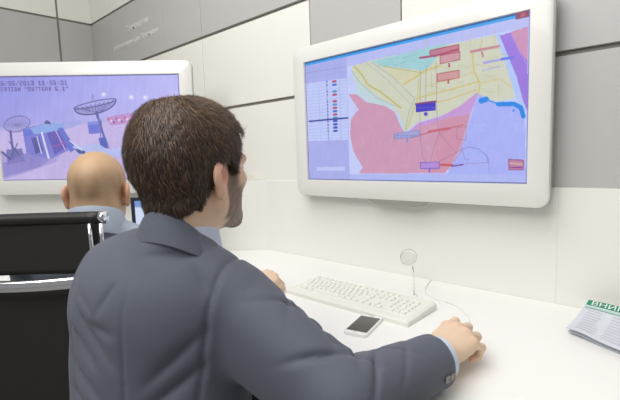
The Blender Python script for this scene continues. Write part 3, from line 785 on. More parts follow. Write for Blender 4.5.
# ------------------------------------------------------------------ people
def sym(p): q = p.copy(); q[:, 0] = np.abs(q[:, 0]); return q
def head_core(p):
    d = smin(ell(p, (0, -0.012, 0.030), (0.077, 0.101, 0.088)), ell(p, (0, 0.028, -0.035), (0.062, 0.066, 0.082)), 0.03)
    return d
def neck_sdf(p, fat=1.0): return smin(cone(p, (0, -0.030, -0.05), (0, -0.050, -0.20), 0.058*fat, 0.062*fat), ell(p, (0, -0.05, -0.055), (0.058*fat, 0.045, 0.05)), 0.03)
def head_sdf(p, fat=1.0):
    q = sym(p)
    d = head_core(p)
    d = smin(d, cone(q, (0.050, 0.0, -0.062), (0.018, 0.070, -0.097), 0.018, 0.016), 0.03)
    d = smin(d, ell(p, (0, 0.075, -0.099), (0.022, 0.018, 0.018)), 0.02)
    d = smin(d, ell(q, (0.047, 0.055, -0.020), (0.018, 0.020, 0.015)), 0.02)
    d = smin(d, cone(q, (0.012, 0.091, 0.020), (0.046, 0.076, 0.020), 0.010, 0.008), 0.014)
    d = smax(d, -ell(q, (0.032, 0.104, 0.003), (0.017, 0.016, 0.011)), 0.012)
    d = smin(d, cone(p, (0, 0.090, 0.012), (0, 0.116, -0.028), 0.0075, 0.0115), 0.012)
    d = smin(d, ell(q, (0.012, 0.103, -0.033), (0.008, 0.010, 0.008)), 0.008)
    d = smin(d, ell(p, (0, 0.093, -0.058), (0.023, 0.010, 0.0055)), 0.006)
    d = smin(d, ell(p, (0, 0.091, -0.069), (0.020, 0.010, 0.0065)), 0.006)
    d = smin(d, neck_sdf(p, fat), 0.03)
    # ears: tilted shell with helix rim and hollow
    e = q-np.array((0.079, -0.014, -0.014), np.float32)
    c, s = math.cos(0.42), math.sin(0.42)                    # flare backwards
    ex = e[:, 0]*c+e[:, 1]*s; ey = -e[:, 0]*s+e[:, 1]*c
    c2, s2 = math.cos(0.15), math.sin(0.15); ez = e[:, 2]*c2+ey*s2; ey2 = ey*c2-e[:, 2]*s2
    E_ = np.stack([ex, ey2, ez], 1).astype(np.float32)
    ear = smin(ell(E_, (0.002, -0.008, 0.006), (0.0090, 0.0220, 0.028)), ell(E_, (0.002, -0.002, -0.024), (0.0085, 0.012, 0.015)), 0.010)
    ear = smax(ear, -ell(E_, (0.0125, -0.006, 0.005), (0.008, 0.0125, 0.018)), 0.004)
    ear = smin(ear, cone(E_, (0.004, 0.008, -0.003), (0.006, 0.006, 0.003), 0.005), 0.004)
    return smin(d, ear, 0.006)
def hand_sdf(p, curls, thumb, spread=(0.06, 0.0, -0.06, -0.13)):
    base = [(-0.030, 0.090, 0.000), (-0.009, 0.096, 0.004), (0.0125, 0.091, 0.002), (0.032, 0.081, -0.003)]
    lens = [(0.042, 0.026, 0.020), (0.046, 0.029, 0.021), (0.042, 0.027, 0.021), (0.033, 0.021, 0.018)]
    d = sunion([cone(p, (b[0]*0.45, 0.004, 0), b, 0.0155, 0.0115) for b in base], 0.018)
    d = smin(d, ell(p, (0.0, 0.050, -0.008), (0.038, 0.050, 0.016)), 0.015)
    d = smin(d, smin(cone(p, (-0.011, -0.09, 0), (-0.011, 0.012, 0), 0.0215, 0.0185), cone(p, (0.011, -0.09, 0), (0.011, 0.012, 0), 0.0205, 0.0175), 0.02), 0.02)
    tips = []
    for b, ln, cu, sp, i in zip(base, lens, curls, spread, range(4)):
        a = 0.0; q = np.array(b); r = [0.0098, 0.0090, 0.0082, 0.0072] if i < 3 else [0.0086, 0.0078, 0.0070, 0.0062]
        fd = None
        for k in range(3):
            a += math.radians(cu[k]); n = q+ln[k]*np.array((-math.sin(sp)*math.cos(a), math.cos(sp)*math.cos(a), -math.sin(a)))
            s_ = cone(p, q, n, r[k], r[k+1]); fd = s_ if fd is None else smin(fd, s_, 0.004); q = n
        tips.append((q, a))
        d = smin(d, smin(fd, ell(p, (b[0], b[1], b[2]+0.0015), (0.0105, 0.012, 0.0120)), 0.005), 0.005)
    tp = [np.array(x) for x in thumb]
    fd = smin(cone(p, tp[0], tp[1], 0.0165, 0.0125), smin(cone(p, tp[1], tp[2], 0.0118, 0.0100), cone(p, tp[2], tp[3], 0.0100, 0.0078), 0.004), 0.005)
    return smin(d, fd, 0.012), tips
def mixc(a, b, t): return a*(1-t[:, None])+np.array(b)*t[:, None]
def ss(x, a, b): t = np.clip((x-a)/(b-a), 0, 1); return t*t*(3-2*t)
def wobble(p, f, seed):
    r = np.random.default_rng(seed); o = np.zeros(len(p))
    for k in range(6): o += np.sin(p@r.normal(0, f, 3)+r.uniform(0, 6.28))
    return o/6
def head_colors(V, base, beard=0.0, crop=0.0):
    x, y, z = V.T; c = np.tile(np.array(base, float), (len(V), 1))
    red = np.exp(-(((np.abs(x)-0.085)/0.012)**2+((y+0.02)/0.03)**2+((z+0.005)/0.04)**2)); c = mixc(c, (214, 134, 116), 0.6*red)
    c = mixc(c, (206, 128, 112), 0.30*np.exp(-((y-0.112)/0.02)**2-((z+0.025)/0.02)**2))
    lip = np.exp(-(((z+0.063)/0.010)**2+(x/0.022)**2))*(y > 0.08); c = mixc(c, (176, 100, 92), 0.7*lip)
    if beard:
        b = ss(-z, 0.018+0.25*np.clip(y-0.03, 0, 1), 0.036+0.3*np.clip(y-0.03, 0, 1))*ss(y, 0.016, 0.032)*(1-ss(-z, 0.125, 0.14)*0.6)*(1-lip)
        side = ss(y, 0.008, 0.016)*(1-ss(y, 0.034, 0.048))*ss(0.0-z, -0.02, 0.0)*ss(np.abs(x), 0.05, 0.06)
        chin = np.exp(-(((z+0.095)/0.022)**2+(x/0.026)**2))*(y > 0.06)
        b = np.clip(np.maximum(b, side)*0.80+0.9*chin, 0, 1); c = mixc(c, (62, 46, 40), beard*b*(0.85+0.15*wobble(V, 400, 2)))
        brow = np.exp(-(((z-0.024)/0.005)**2))*ss(np.abs(x), 0.010, 0.016)*(1-ss(np.abs(x), 0.046, 0.056))*(y > 0.06); c = mixc(c, (60, 44, 36), 0.85*brow)
    if crop:
        k = ss(-y, -0.02, 0.03)*ss(0.075-z, 0, 0.05)*ss(z, -0.075, -0.04)*(np.abs(x) < 0.083)
        k2 = np.exp(-(((z+0.020)/0.016)**2+((x-0.004)/0.034)**2))*(y < -0.06)
        n = 0.6+0.5*wobble(V, 120, 5)
        c = mixc(c, (122, 98, 78), np.clip(crop*(0.45*k+0.95*k2)*n, 0, 1))
        brow = np.exp(-(((z-0.024)/0.005)**2))*ss(np.abs(x), 0.010, 0.016)*(1-ss(np.abs(x), 0.046, 0.056))*(y > 0.06); c = mixc(c, (90, 74, 62), 0.7*brow)
    return s2l(np.clip(c, 0, 255))
def rotz(a): c, s = math.cos(a), math.sin(a); return np.array([[c, -s, 0], [s, c, 0], [0, 0, 1]])
def rotx(a): c, s = math.cos(a), math.sin(a); return np.array([[1, 0, 0], [0, c, -s], [0, s, c]])
def roty(a): c, s = math.cos(a), math.sin(a); return np.array([[c, 0, s], [0, 1, 0], [-s, 0, c]])
def loft_band(name, stations, m_, parent, closed=False, smooth=True):
    n = len(stations[0]); V = [tuple(p) for st in stations for p in st]; F = []
    S = len(stations)
    for i in range(S if closed else S-1):
        for k in range(n): a = i*n; b = ((i+1) % S)*n; F.append((a+k, a+(k+1) % n, b+(k+1) % n, b+k))
    if not closed: F.append(tuple(range(n))[::-1]); F.append(tuple((S-1)*n+k for k in range(n)))
    o = mesh_obj(name, V, F, m_, parent, smooth=smooth); o.modifiers.new('edge', 'EDGE_SPLIT').split_angle = math.radians(38); return o
def legs_sdf(p, hips, knees, ankles, grow=0.0):
    d = None
    for h, k, a in zip(hips, knees, ankles):
        e = smin(cone(p, h, k, 0.086, 0.064), cone(p, k, a, 0.062, 0.050), 0.02); d = e if d is None else smin(d, e, 0.02)
    c = (np.array(hips[0])+np.array(hips[1]))/2
    return smin(d, ell(p, c+np.array((0, -0.01, 0.03)), (0.165, 0.125, 0.105)), 0.05)-grow
def shoe(parent, ank, yaw, m_, off):
    f = lambda p: smax(sunion([ell(p, (0, 0.0, 0.045), (0.040, 0.055, 0.05)), ell(p, (0, 0.11, 0.028), (0.046, 0.09, 0.036))], 0.04), 0.002-p[:, 2], 0.004)
    V, F = surfnet(f, (-0.06, -0.07, -0.006), (0.06, 0.215, 0.11), 0.006)
    V = V@rotz(yaw).T+np.array((ank[0], ank[1], 0))-off
    return mesh_obj('shoe', V, F, m_, parent, smooth=True)

def eyes(parent, T, off):
    for s in (-1, 1):
        e = bmesh.new(); bmesh.ops.create_uvsphere(e, u_segments=16, v_segments=10, radius=0.0118)
        o = from_bm('eye', e, M['eye'], parent, smooth=True); c = T(np.array([[s*0.031, 0.0785, 0.002]]))[0]-off; o.location = c
        i = bmesh.new(); bmesh.ops.create_uvsphere(i, u_segments=12, v_segments=8, radius=0.0062)
        o2 = from_bm('iris', i, M['iris'], o, smooth=True); f = T(np.array([[s*0.031, 0.0852, 0.002]]))[0]-off; o2.location = f-c

# ---------- the man in the suit
BASE = np.array((-0.81, 0.40, 0.0))
HEAD_C = np.array((-0.745, 0.477, 1.166)); HEAD_R = rotz(math.radians(7))@rotx(math.radians(0)); HS = 1.06
TH = lambda v: (v*HS)@HEAD_R.T+HEAD_C
T0 = np.array((-0.785, 0.395, 0.0)); TY = math.radians(22); TR = rotz(TY); LY = rotz(math.radians(6))
def lw(v): return np.asarray(v)@LY.T+T0
def tl(p): return ((p-T0.astype(np.float32))@TR.astype(np.float32))        # world -> torso
def tw(v): return np.asarray(v)@TR.T+T0
SH_R = tw((0.190, 0.000, 0.920)); EL_R = np.array((-0.398, 0.500, 0.798)); WR_R = np.array((-0.357, 0.750, 0.788)); SE_R = np.array((-0.350, 0.722, 0.791))
SH_L = tw((-0.140, 0.035, 0.940)); EL_L = np.array((-1.085, 0.585, 0.775)); WR_L = np.array((-1.055, 0.832, 0.780)); SE_L = np.array((-1.060, 0.805, 0.783))
HIPS = [lw((-0.09, -0.02, 0.555)), lw((0.09, -0.02, 0.555))]; KNEES = [lw((-0.12, 0.40, 0.545)), lw((0.12, 0.40, 0.545))]; ANK = [lw((-0.12, 0.36, 0.09)), lw((0.12, 0.38, 0.09))]

def torso_sdf(p):
    t = tl(p)
    d = sunion([ell(t, (0.000, 0.005, 0.83), (0.190, 0.140, 0.21)), ell(t, (0.012, -0.020, 0.920), (0.172, 0.105, 0.115)), ell(t, (-0.015, 0.0, 0.66), (0.195, 0.142, 0.24)), ell(t, (-0.015, 0.0, 0.50), (0.200, 0.150, 0.13))], 0.06)
    d = smin(d, cone(t, (0.06, -0.006, 1.000), (0.165, 0.0, 0.945), 0.052, 0.056), 0.05)
    d = smin(d, cone(t, (0.03, -0.010, 1.000), (-0.105, 0.005, 0.960), 0.054, 0.060), 0.05)
    return smin(d, cone(t, (0.035, -0.006, 0.96), (0.050, 0.014, 1.050), 0.070, 0.064), 0.04)
def arms_sdf(p):
    r = smin(cone(p, SH_R, EL_R, 0.068, 0.062), cone(p, EL_R, SE_R, 0.062, 0.0505), 0.03)
    r = smin(r, cone(p, SH_R-np.array((0, 0, 0.075)), EL_R-np.array((0.03, 0.0, 0.035)), 0.060, 0.052), 0.04)
    l = smin(cone(p, SH_L, EL_L, 0.068, 0.057), cone(p, EL_L, SE_L, 0.057, 0.050), 0.03)
    return r, l
def clothed(p):
    r, l = arms_sdf(p); t = torso_sdf(p)
    return smin(smin(t, r, 0.035), l, 0.035)
def seg2(u, v, a, b, wd):
    a = np.array(a); b = np.array(b); ab = b-a
    t = np.clip(((u-a[0])*ab[0]+(v-a[1])*ab[1])/(ab@ab), 0, 1)
    d2 = (u-a[0]-t*ab[0])**2+(v-a[1]-t*ab[1])**2
    return np.exp(-(d2/(wd*wd))**0.65)*np.sin(np.pi*np.clip(t*0.9+0.05, 0, 1))
BACK = [((0.015, 0.985), (-0.022, 0.925), 0.007, 0.004), ((-0.085, 0.935), (0.015, 0.836), 0.011, 0.010), ((-0.105, 0.895), (-0.025, 0.825), 0.009, 0.010), ((-0.110, 0.825), (-0.01, 0.765), 0.010, 0.010),
        ((-0.045, 0.91), (0.02, 0.895), 0.008, 0.006), ((-0.09, 0.965), (-0.03, 0.925), 0.010, 0.004), ((0.042, 1.02), (0.022, 0.60), 0.0035, 0.0035), ((0.05, 1.025), (0.15, 1.02), 0.009, 0.006),
        ((0.165, 0.90), (0.06, 0.80), 0.012, 0.008), ((0.16, 0.84), (0.05, 0.75), 0.012, 0.009), ((-0.13, 0.78), (0.0, 0.70), 0.010, 0.010), ((0.13, 1.01), (0.175, 0.95), 0.008, 0.005), ((-0.14, 0.86), (-0.09, 0.76), 0.008, 0.008)]
def arm_folds(p, A, B, folds):
    A = np.array(A); B = np.array(B); ax = (B-A)/np.linalg.norm(B-A); s = (p-A)@ax
    up = np.array((0, 0, 1.0)); u = up-ax*(up@ax); u /= np.linalg.norm(u); w_ = np.cross(ax, u)
    q = p-A-s[:, None]*ax; an = np.arctan2(q@w_, q@u); o = np.zeros(len(p))
    for s0, slope, wd, amp, a0, aw in folds:
        da = (an-a0+np.pi) % (2*np.pi)-np.pi
        o += amp*np.exp(-((s-s0-slope*da)/wd)**2)*np.exp(-(da/aw)**2)
    return o
UP_F = [(0.060, 0.045, 0.007, 0.0056, -0.6, 0.7), (0.095, -0.050, 0.008, 0.0080, -0.5, 0.8), (0.140, 0.055, 0.007, 0.0064, -0.9, 0.8), (0.185, -0.045, 0.008, 0.0096, 0.4, 0.7), (0.215, 0.035, 0.007, 0.0080, -0.7, 0.8)]
FO_F = [(0.010, 0.05, 0.007, 0.0096, -0.4, 0.8), (0.040, -0.055, 0.008, 0.0096, 0.5, 0.8), (0.080, 0.06, 0.007, 0.0056, -0.5, 0.9), (0.125, -0.055, 0.008, 0.0048, 0.3, 0.9), (0.170, 0.06, 0.007, 0.0048, -0.8, 0.8)]
def jacket_sdf(p):
    t = tl(p); r, l = arms_sdf(p)
    r = r+arm_folds(p, SH_R, EL_R, UP_F)*ss(-((p-EL_R)@((EL_R-SH_R)/np.linalg.norm(EL_R-SH_R))), -0.01, 0.03)+arm_folds(p, EL_R, SE_R, FO_F)
    l = l+arm_folds(p, SH_L, EL_L, UP_F)
    b = torso_sdf(p)
    disp = np.zeros(len(p))
    for a, c, wd, amp in BACK: disp += 1.35*amp*seg2(t[:, 0], t[:, 2], a, c, wd)
    disp = disp*ss(-t[:, 1], -0.06, -0.02)+0.0022*wobble(p, 22, 9)+0.0012*wobble(p, 55, 10)
    b = b+disp
    d = smin(smin(b, r, 0.022), l, 0.022)
    # armhole seam of the right sleeve, pressed into the cloth
    axr = (EL_R-SH_R)/np.linalg.norm(EL_R-SH_R)
    tilt = np.array((0.92, 0.05, -0.15)); tilt = TR@tilt/np.linalg.norm(tilt); sr = (p-tw((0.168, 0.0, 0.95)))@tilt
    d = d+0.0042*np.exp(-(sr/0.0045)**2)-0.0012*np.exp(-((sr-0.012)/0.007)**2)*(t[:, 0] > 0.06)*(t[:, 2] > 0.80)*(t[:, 1] < 0.07)
    tl2 = TR@np.array((-0.95, 0.05, -0.12)); sl = (p-tw((-0.112, 0.0, 0.95)))@tl2
    d = d+0.003*np.exp(-(sl/0.0035)**2)*(t[:, 0] < -0.06)*(t[:, 2] > 0.82)*(t[:, 1] < 0.07)
    # ends of the sleeves, neck hole, hem, open front
    for El, Se in ((EL_R, SE_R), (EL_L, SE_L)):
        ax = (Se-El)/np.linalg.norm(Se-El); ax = ax+np.array((0.10, 0, 0.05)); ax /= np.linalg.norm(ax)
        s = (p-Se)@ax; loc = np.linalg.norm(p-Se, axis=1) < 0.16
        d = np.where(loc, smax(d, s, 0.004), d)
        d = np.where(loc, smax(d, -(cone(p, Se-ax*0.05, Se+ax*0.12, 0.0430, 0.0430)), 0.003), d)
    d = smax(d, -cone(t, (0.050, 0.022, 1.000), (0.052, 0.035, 1.2), 0.058, 0.07), 0.006)
    d = smax(d, t[:, 2]-(1.062-0.75*np.clip(t[:, 1]+0.02, 0, 0.13)), 0.006)
    fv = np.maximum(np.abs(t[:, 0]-0.03)-(t[:, 2]-0.74)*0.26, -(t[:, 1]-0.035))
    d = smax(d, -fv, 0.004)
    return smax(d, 0.47-t[:, 2], 0.006)

HAND_R_ROT = rotz(math.radians(-8))@rotx(math.radians(10))@roty(math.radians(8)); 
CURL_R = [(12, 54, 40), (24, 84, 70), (30, 86, 72), (36, 84, 70)]
THUMB_R = [(-0.020, 0.020, -0.008), (-0.042, 0.050, -0.020), (-0.045, 0.082, -0.030), (-0.036, 0.106, -0.036)]
HAND_L_ROT = rotz(math.radians(-22))@rotx(math.radians(4))@roty(math.radians(18))
CURL_L = [(50, 74, 44), (54, 78, 44), (56, 78, 44), (56, 74, 40)]
THUMB_L = [(-0.020, 0.020, -0.008), (-0.040, 0.048, -0.016), (-0.042, 0.080, -0.020), (-0.032, 0.104, -0.022)]
def make_hand(rot, org, curls, thumb, mirror, spread=(0.10, 0.0, -0.10, -0.21), base=(228, 200, 172), hs=1.0):
    fd = lambda p: hand_sdf(p, curls, thumb, spread)[0]
    V, F = surfnet(fd, (-0.075, -0.075, -0.10), (0.06, 0.19, 0.035), 0.0021)
    c = np.tile(np.array(base, float), (len(V), 1)); _, tips = hand_sdf(np.zeros((1, 3), np.float32), curls, thumb, spread)
    kn = np.zeros(len(V))
    for b in ((-0.030, 0.090, 0.010), (-0.009, 0.096, 0.014), (0.0125, 0.091, 0.012), (0.032, 0.081, 0.007)): kn += np.exp(-((V-np.array(b))**2).sum(1)/0.010**2)
    c = mixc(c, (226, 172, 146), 0.35*np.clip(kn, 0, 1))
    for tp, a in tips:
        n = np.array((0, math.sin(a), math.cos(a))); ax = np.array((0, math.cos(a), -math.sin(a))); q = V-(tp-ax*0.001)
        c = mixc(c, (240, 206, 192), 0.9*((q@n > 0.0035) & (np.abs(q@ax) < 0.006) & (np.abs(q[:, 0]) < 0.005)))
        c = mixc(c, (214, 140, 120), 0.35*np.exp(-((V-tp)**2).sum(1)/0.012**2))
    if mirror: V = V*np.array((-1, 1, 1)); F = F[:, ::-1]
    return (V*hs)@rot.T+org, F, s2l(np.clip(c, 0, 255))

def make_suited_man():
    hV, hF = surfnet(lambda p: head_sdf(p, 0.93), (-0.11, -0.13, -0.20), (0.11, 0.145, 0.135), 0.0027)
    hc = head_colors(hV, (234, 198, 170), beard=0.9)
    parts = [(TH(hV), hF, hc)]
    for rot, org, cu, th, mi, hs in ((HAND_R_ROT, WR_R+np.array((-0.006, -0.012, 0.001)), CURL_R, THUMB_R, False, 1.06), (HAND_L_ROT, WR_L+np.array((0.004, 0.0, 0.006)), CURL_L, THUMB_L, True, 0.95)):
        parts.append(make_hand(rot, org, cu, th, mi, hs=hs))
    core = lambda p: smin(clothed(p)+0.016, legs_sdf(p, HIPS, KNEES, ANK, -0.014), 0.02)
    cV, cF = surfnet(core, (-1.22, 0.2, 0.05), (-0.3, 1.0, 1.12), 0.012)
    parts.append((cV, cF, np.tile(s2l((216, 168, 142)), (len(cV), 1))))
    V, F, K = join_parts(parts)
    P = mesh_obj('person', V-BASE, F, M['skin'], None, smooth=True, cols=K); P.location = BASE
    tag(P, 'man in a dark grey suit with short brown hair, seated with his back turned', 'person')
    eyes(P, TH, BASE)
    # jacket
    jV, jF = surfnet(jacket_sdf, (-1.22, 0.20, 0.45), (-0.29, 0.90, 1.10), 0.0036)
    e_ = np.concatenate([jF[:, [0, 1]], jF[:, [1, 2]], jF[:, [2, 3]], jF[:, [3, 0]]])
    for _ in range(2):
        a_ = np.zeros_like(jV); n_ = np.zeros(len(jV)); np.add.at(a_, e_[:, 0], jV[e_[:, 1]]); np.add.at(n_, e_[:, 0], 1); np.add.at(a_, e_[:, 1], jV[e_[:, 0]]); np.add.at(n_, e_[:, 1], 1)
        jV = 0.5*jV+0.5*a_/n_[:, None]
    mesh_obj('jacket', jV-BASE, jF, M['suit'], P, smooth=True)
    # trousers, shoes
    V, F = surfnet(lambda p: smax(legs_sdf(p, HIPS, KNEES, ANK), p[:, 2]-0.60, 0.01), (-1.1, 0.2, 0.03), (-0.5, 1.0, 0.66), 0.011)
    mesh_obj('trousers', V-BASE, F, M['trousers'], P, smooth=True)
    for a in ANK: shoe(P, a, TY, M['shoe'], BASE)
    # shirt front and cuffs
    sf = lambda p: smax(smax(clothed(p)+0.008, 0.68-p[:, 2], 0.004), smax(-(tl(p)[:, 1]-0.02), np.abs(tl(p)[:, 0])-0.11, 0.004), 0.004)
    V, F = surfnet(sf, (-1.0, 0.38, 0.66), (-0.62, 0.62, 1.08), 0.007)
    mesh_obj('shirt', V-BASE, F, M['shirt_blue'], P, smooth=True)
    for El, Se, Wr in ((EL_R, SE_R, WR_R), (EL_L, SE_L, WR_L)):
        ax = (Se-El)/np.linalg.norm(Se-El); ax = ax+np.array((0.10, 0, 0.05)); ax /= np.linalg.norm(ax)
        up = np.array((0, 0, 1.0)); u = up-ax*(up@ax); u /= np.linalg.norm(u); v = np.cross(ax, u); st = []
        for k in range(36):
            a = 2*math.pi*k/36; d = u*math.cos(a)+v*math.sin(a); o = Se-BASE
            pr = [(-0.06, 0.040), (0.016, 0.0405), (0.0175, 0.0395), (0.0175, 0.0375), (0.016, 0.037), (-0.06, 0.036)]
            st.append([o+ax*s+d*r for s, r in pr])
        loft_band('shirt_cuff', st, M['shirt_blue'], P, closed=True)
    # buttons on the right sleeve
    for s_, a_ in ((-0.020, 0.0), (-0.036, 0.0)):
        ax = (SE_R-EL_R)/np.linalg.norm(SE_R-EL_R)
        p, g = project(jacket_sdf, SE_R+ax*s_+np.array((0.050, -0.012, -0.004)))
        o = lathe('button', [(0.0072, 0.0), (0.0078, 0.0015), (0.0072, 0.003), (0.0050, 0.0024), (0.002, 0.0022)], M['button'], P, n=20)
        o.rotation_mode = 'QUATERNION'; o.rotation_quaternion = Vector(g).to_track_quat('Z', 'Y'); o.location = p-BASE
    # collars
    NC = tw((0.0, -0.004, 0.0))
    def collar(name, m_, a0, a1, prof, n=48):
        st = []
        for k in range(n+1):
            ph = math.radians(a0+(a1-a0)*k/n); st.append([tw((0.052+r*1.0*math.sin(ph), 0.014-r*math.cos(ph)*ey+oy, z))-BASE for r, z, ey, oy in prof(ph)])
        return loft_band(name, st, m_, P)
    def pj(ph):
        f = (1-math.cos(ph))/2           # 0 at the back, 1 at the front
        zt = 1.097-0.165*f; fall = 0.050+0.006*f; oy = 0.006+0.012*f
        return [(0.068, zt-0.035, 1.0, oy), (0.066, zt-0.002, 1.0, oy), (0.069, zt+0.002, 1.0, oy), (0.074, zt-0.002, 1.0, oy), (0.090+0.004*f, zt-fall*0.55, 0.97, oy), (0.104+0.014*f, zt-fall, 0.92, oy), (0.100+0.014*f, zt-fall-0.004, 0.92, oy), (0.078, zt-0.03, 1.0, oy)]
    collar('jacket_collar', M['suit'], -142, 142, pj)
    def ps(ph):
        f = (1-math.cos(ph))/2
        zt = 1.099-0.045*f; oy = 0.008+0.010*f
        return [(0.0590, zt-0.05, 1.0, oy), (0.0590, zt-0.002, 1.0, oy), (0.0610, zt, 1.0, oy), (0.0635, zt-0.002, 1.0, oy), (0.0665+0.008*f, zt-0.035-0.035*f, 1.0, oy), (0.0645+0.008*f, zt-0.036-0.035*f, 1.0, oy)]
    collar('shirt_collar', M['shirt_blue'], -172, 172, ps)
    # lapels lying on the chest
    for s in (-1, 1):
        pts = [(s*0.075, 0.985), (s*0.105, 0.955), (s*0.120, 0.945), (s*0.105, 0.90), (s*0.012, 0.765), (s*0.050, 0.90)]
        W = []
        for x, z in pts:
            q, g = project(clothed, tw((x, 0.16, z)).astype(np.float32), 10, 0.002); W.append((q-BASE, g))
        Vv = [tuple(a+g*0.004) for a, g in W]+[tuple(a) for a, g in W]; k = len(pts)
        Ff = [tuple(range(k)), tuple(range(k, 2*k))[::-1]]+[(i, k+i, k+(i+1) % k, (i+1) % k) for i in range(k)]
        mesh_obj('lapel', Vv, Ff, M['suit'], P)
    # goatee
    def goat(p):
        d = sunion([ell(p, (0, 0.083, -0.106), (0.023, 0.019, 0.018)), ell(p, (0, 0.091, -0.088), (0.012, 0.008, 0.010))], 0.01)
        return d+0.0012*wobble(p, 500, 8)
    V, F = surfnet(goat, (-0.04, 0.06, -0.13), (0.04, 0.115, -0.045), 0.0022)
    mesh_obj('goatee', TH(V)-BASE, F, M['hair'], P, smooth=True, cols=np.tile(s2l((48, 38, 33)), (len(V), 1)))
    # hair
    def hair_sdf(p):
        base = smin(head_core(p), neck_sdf(p, 0.93), 0.03)
        th = np.interp(p[:, 2], [-0.10, -0.06, -0.01, 0.05, 0.12], [0.003, 0.009, 0.014, 0.015, 0.019]).astype(np.float32)
        hz = np.interp(p[:, 1], [-0.13, -0.05, -0.034, -0.018, 0.006, 0.013, 0.027, 0.037, 0.052, 0.072, 0.090, 0.14], [-0.088, -0.084, -0.045, 0.010, 0.018, 0.000, -0.006, 0.016, 0.035, 0.045, 0.066, 0.095])
        hz = hz+np.where(p[:, 1] < -0.02, 11.0*np.clip(np.abs(p[:, 0])-0.018, 0, 1)**2, 0)*ss(-p[:, 1], 0.02, 0.06)
        th = th*(1-0.6*ss(p[:, 1], 0.0, 0.07)*(p[:, 2] < 0.07))
        th = th+0.007*ss(-p[:, 1], 0.03, 0.09)*ss(p[:, 2], -0.05, 0.0)
        d = base-th+0.0016*wobble(p, 150, 21)
        return smax(d, (hz-p[:, 2])*0.55, 0.007)
    V, F = surfnet(hair_sdf, (-0.11, -0.14, -0.12), (0.11, 0.13, 0.15), 0.003)
    top = np.clip((V[:, 2]+0.02)/0.13, 0, 1)  # top-lit highlight painted into the hair colour, paler toward the crown
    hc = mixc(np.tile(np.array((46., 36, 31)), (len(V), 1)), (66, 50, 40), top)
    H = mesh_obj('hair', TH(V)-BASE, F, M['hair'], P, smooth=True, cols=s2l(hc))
    nrm = np.zeros_like(V); e1 = V[F[:, 2]]-V[F[:, 0]]; e2 = V[F[:, 3]]-V[F[:, 1]]; fn = np.cross(e1, e2)
    for k in range(4): np.add.at(nrm, F[:, k], fn)
    nrm /= np.linalg.norm(nrm, axis=1)[:, None]+1e-9
    r = np.random.default_rng(5); N = 26000
    pk = r.integers(0, len(V), N); P0 = V[pk]+r.normal(0, 0.001, (N, 3)); Nn = nrm[pk]
    ok = Nn@np.array((0, 0, 1.0)) > -0.75; P0, Nn = P0[ok], Nn[ok]; N = len(P0)
    crown = np.array((0.012, -0.050, 0.130)); fl_ = P0-crown; fl_ /= np.linalg.norm(fl_, axis=1)[:, None]+1e-6
    sw = np.cross(Nn, fl_); fl_ = fl_+0.35*sw+r.normal(0, 0.22, (N, 3))+np.array((0, 0, -0.35))
    front = ss(P0[:, 1], 0.0, 0.06)*ss(P0[:, 2], 0.05, 0.09); fl_ += front[:, None]*np.array((0.5, 0.2, 0.3))
    fl_ -= Nn*(fl_*Nn).sum(1)[:, None]; fl_ /= np.linalg.norm(fl_, axis=1)[:, None]+1e-6
    Ln = r.uniform(0.010, 0.024, N)*(0.45+0.55*np.clip((P0[:, 2]+0.10)/0.12, 0, 1)); sd = np.cross(fl_, Nn)
    wdt = r.uniform(0.0003, 0.0007, N); SV = []; lift = r.uniform(0.0008, 0.0045, N)*(0.4+0.6*np.clip((P0[:, 2]+0.06)/0.15, 0, 1))
    for t_, lf, wf in ((0, -0.6, 1.0), (0.5, 0.8, 0.9), (1.0, 0.45, 0.25)):
        c = P0+fl_*(Ln*t_)[:, None]+Nn*((lift*lf)-0.9*(Ln*t_)**2/0.17)[:, None]
        SV += [c-sd*(wdt*wf)[:, None], c+sd*(wdt*wf)[:, None]]
    SV = np.stack(SV, 1).reshape(-1, 3); b = np.arange(N)*6
    SF = np.concatenate([np.stack([b, b+1, b+3, b+2], 1), np.stack([b+2, b+3, b+5, b+4], 1)])
    lum = np.clip(r.normal(0.35, 0.3, N)+0.35*np.clip((P0[:, 2]-0.03)/0.09, 0, 1), 0, 1)  # random brown tones, plus overhead highlight painted in toward the crown
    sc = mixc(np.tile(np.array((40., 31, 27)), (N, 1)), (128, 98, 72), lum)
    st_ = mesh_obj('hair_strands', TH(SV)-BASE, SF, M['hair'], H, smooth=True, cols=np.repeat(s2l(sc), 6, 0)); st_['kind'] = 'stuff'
make_suited_man()

# his seat, a plain swivel stool
def make_stool():
    t = empty('swivel_stool', (-0.805, 0.385, 0)); tag(t, 'low black swivel stool beneath the man in the suit', 'stool')
    lathe('seat', [(0.16, 0.395), (0.19, 0.405), (0.195, 0.425), (0.185, 0.447), (0.10, 0.452)], M['black_leather'], t, n=36)
    tube('gas_column', [(0, 0, 0.40), (0, 0, 0.25), (0, 0, 0.06)], [0.02, 0.025, 0.03], M['chrome'], t, n=16)
    lathe('base_plate', [(0.21, 0.0), (0.21, 0.012), (0.19, 0.02), (0.03, 0.035)], M['chrome'], t, n=40)
make_stool()

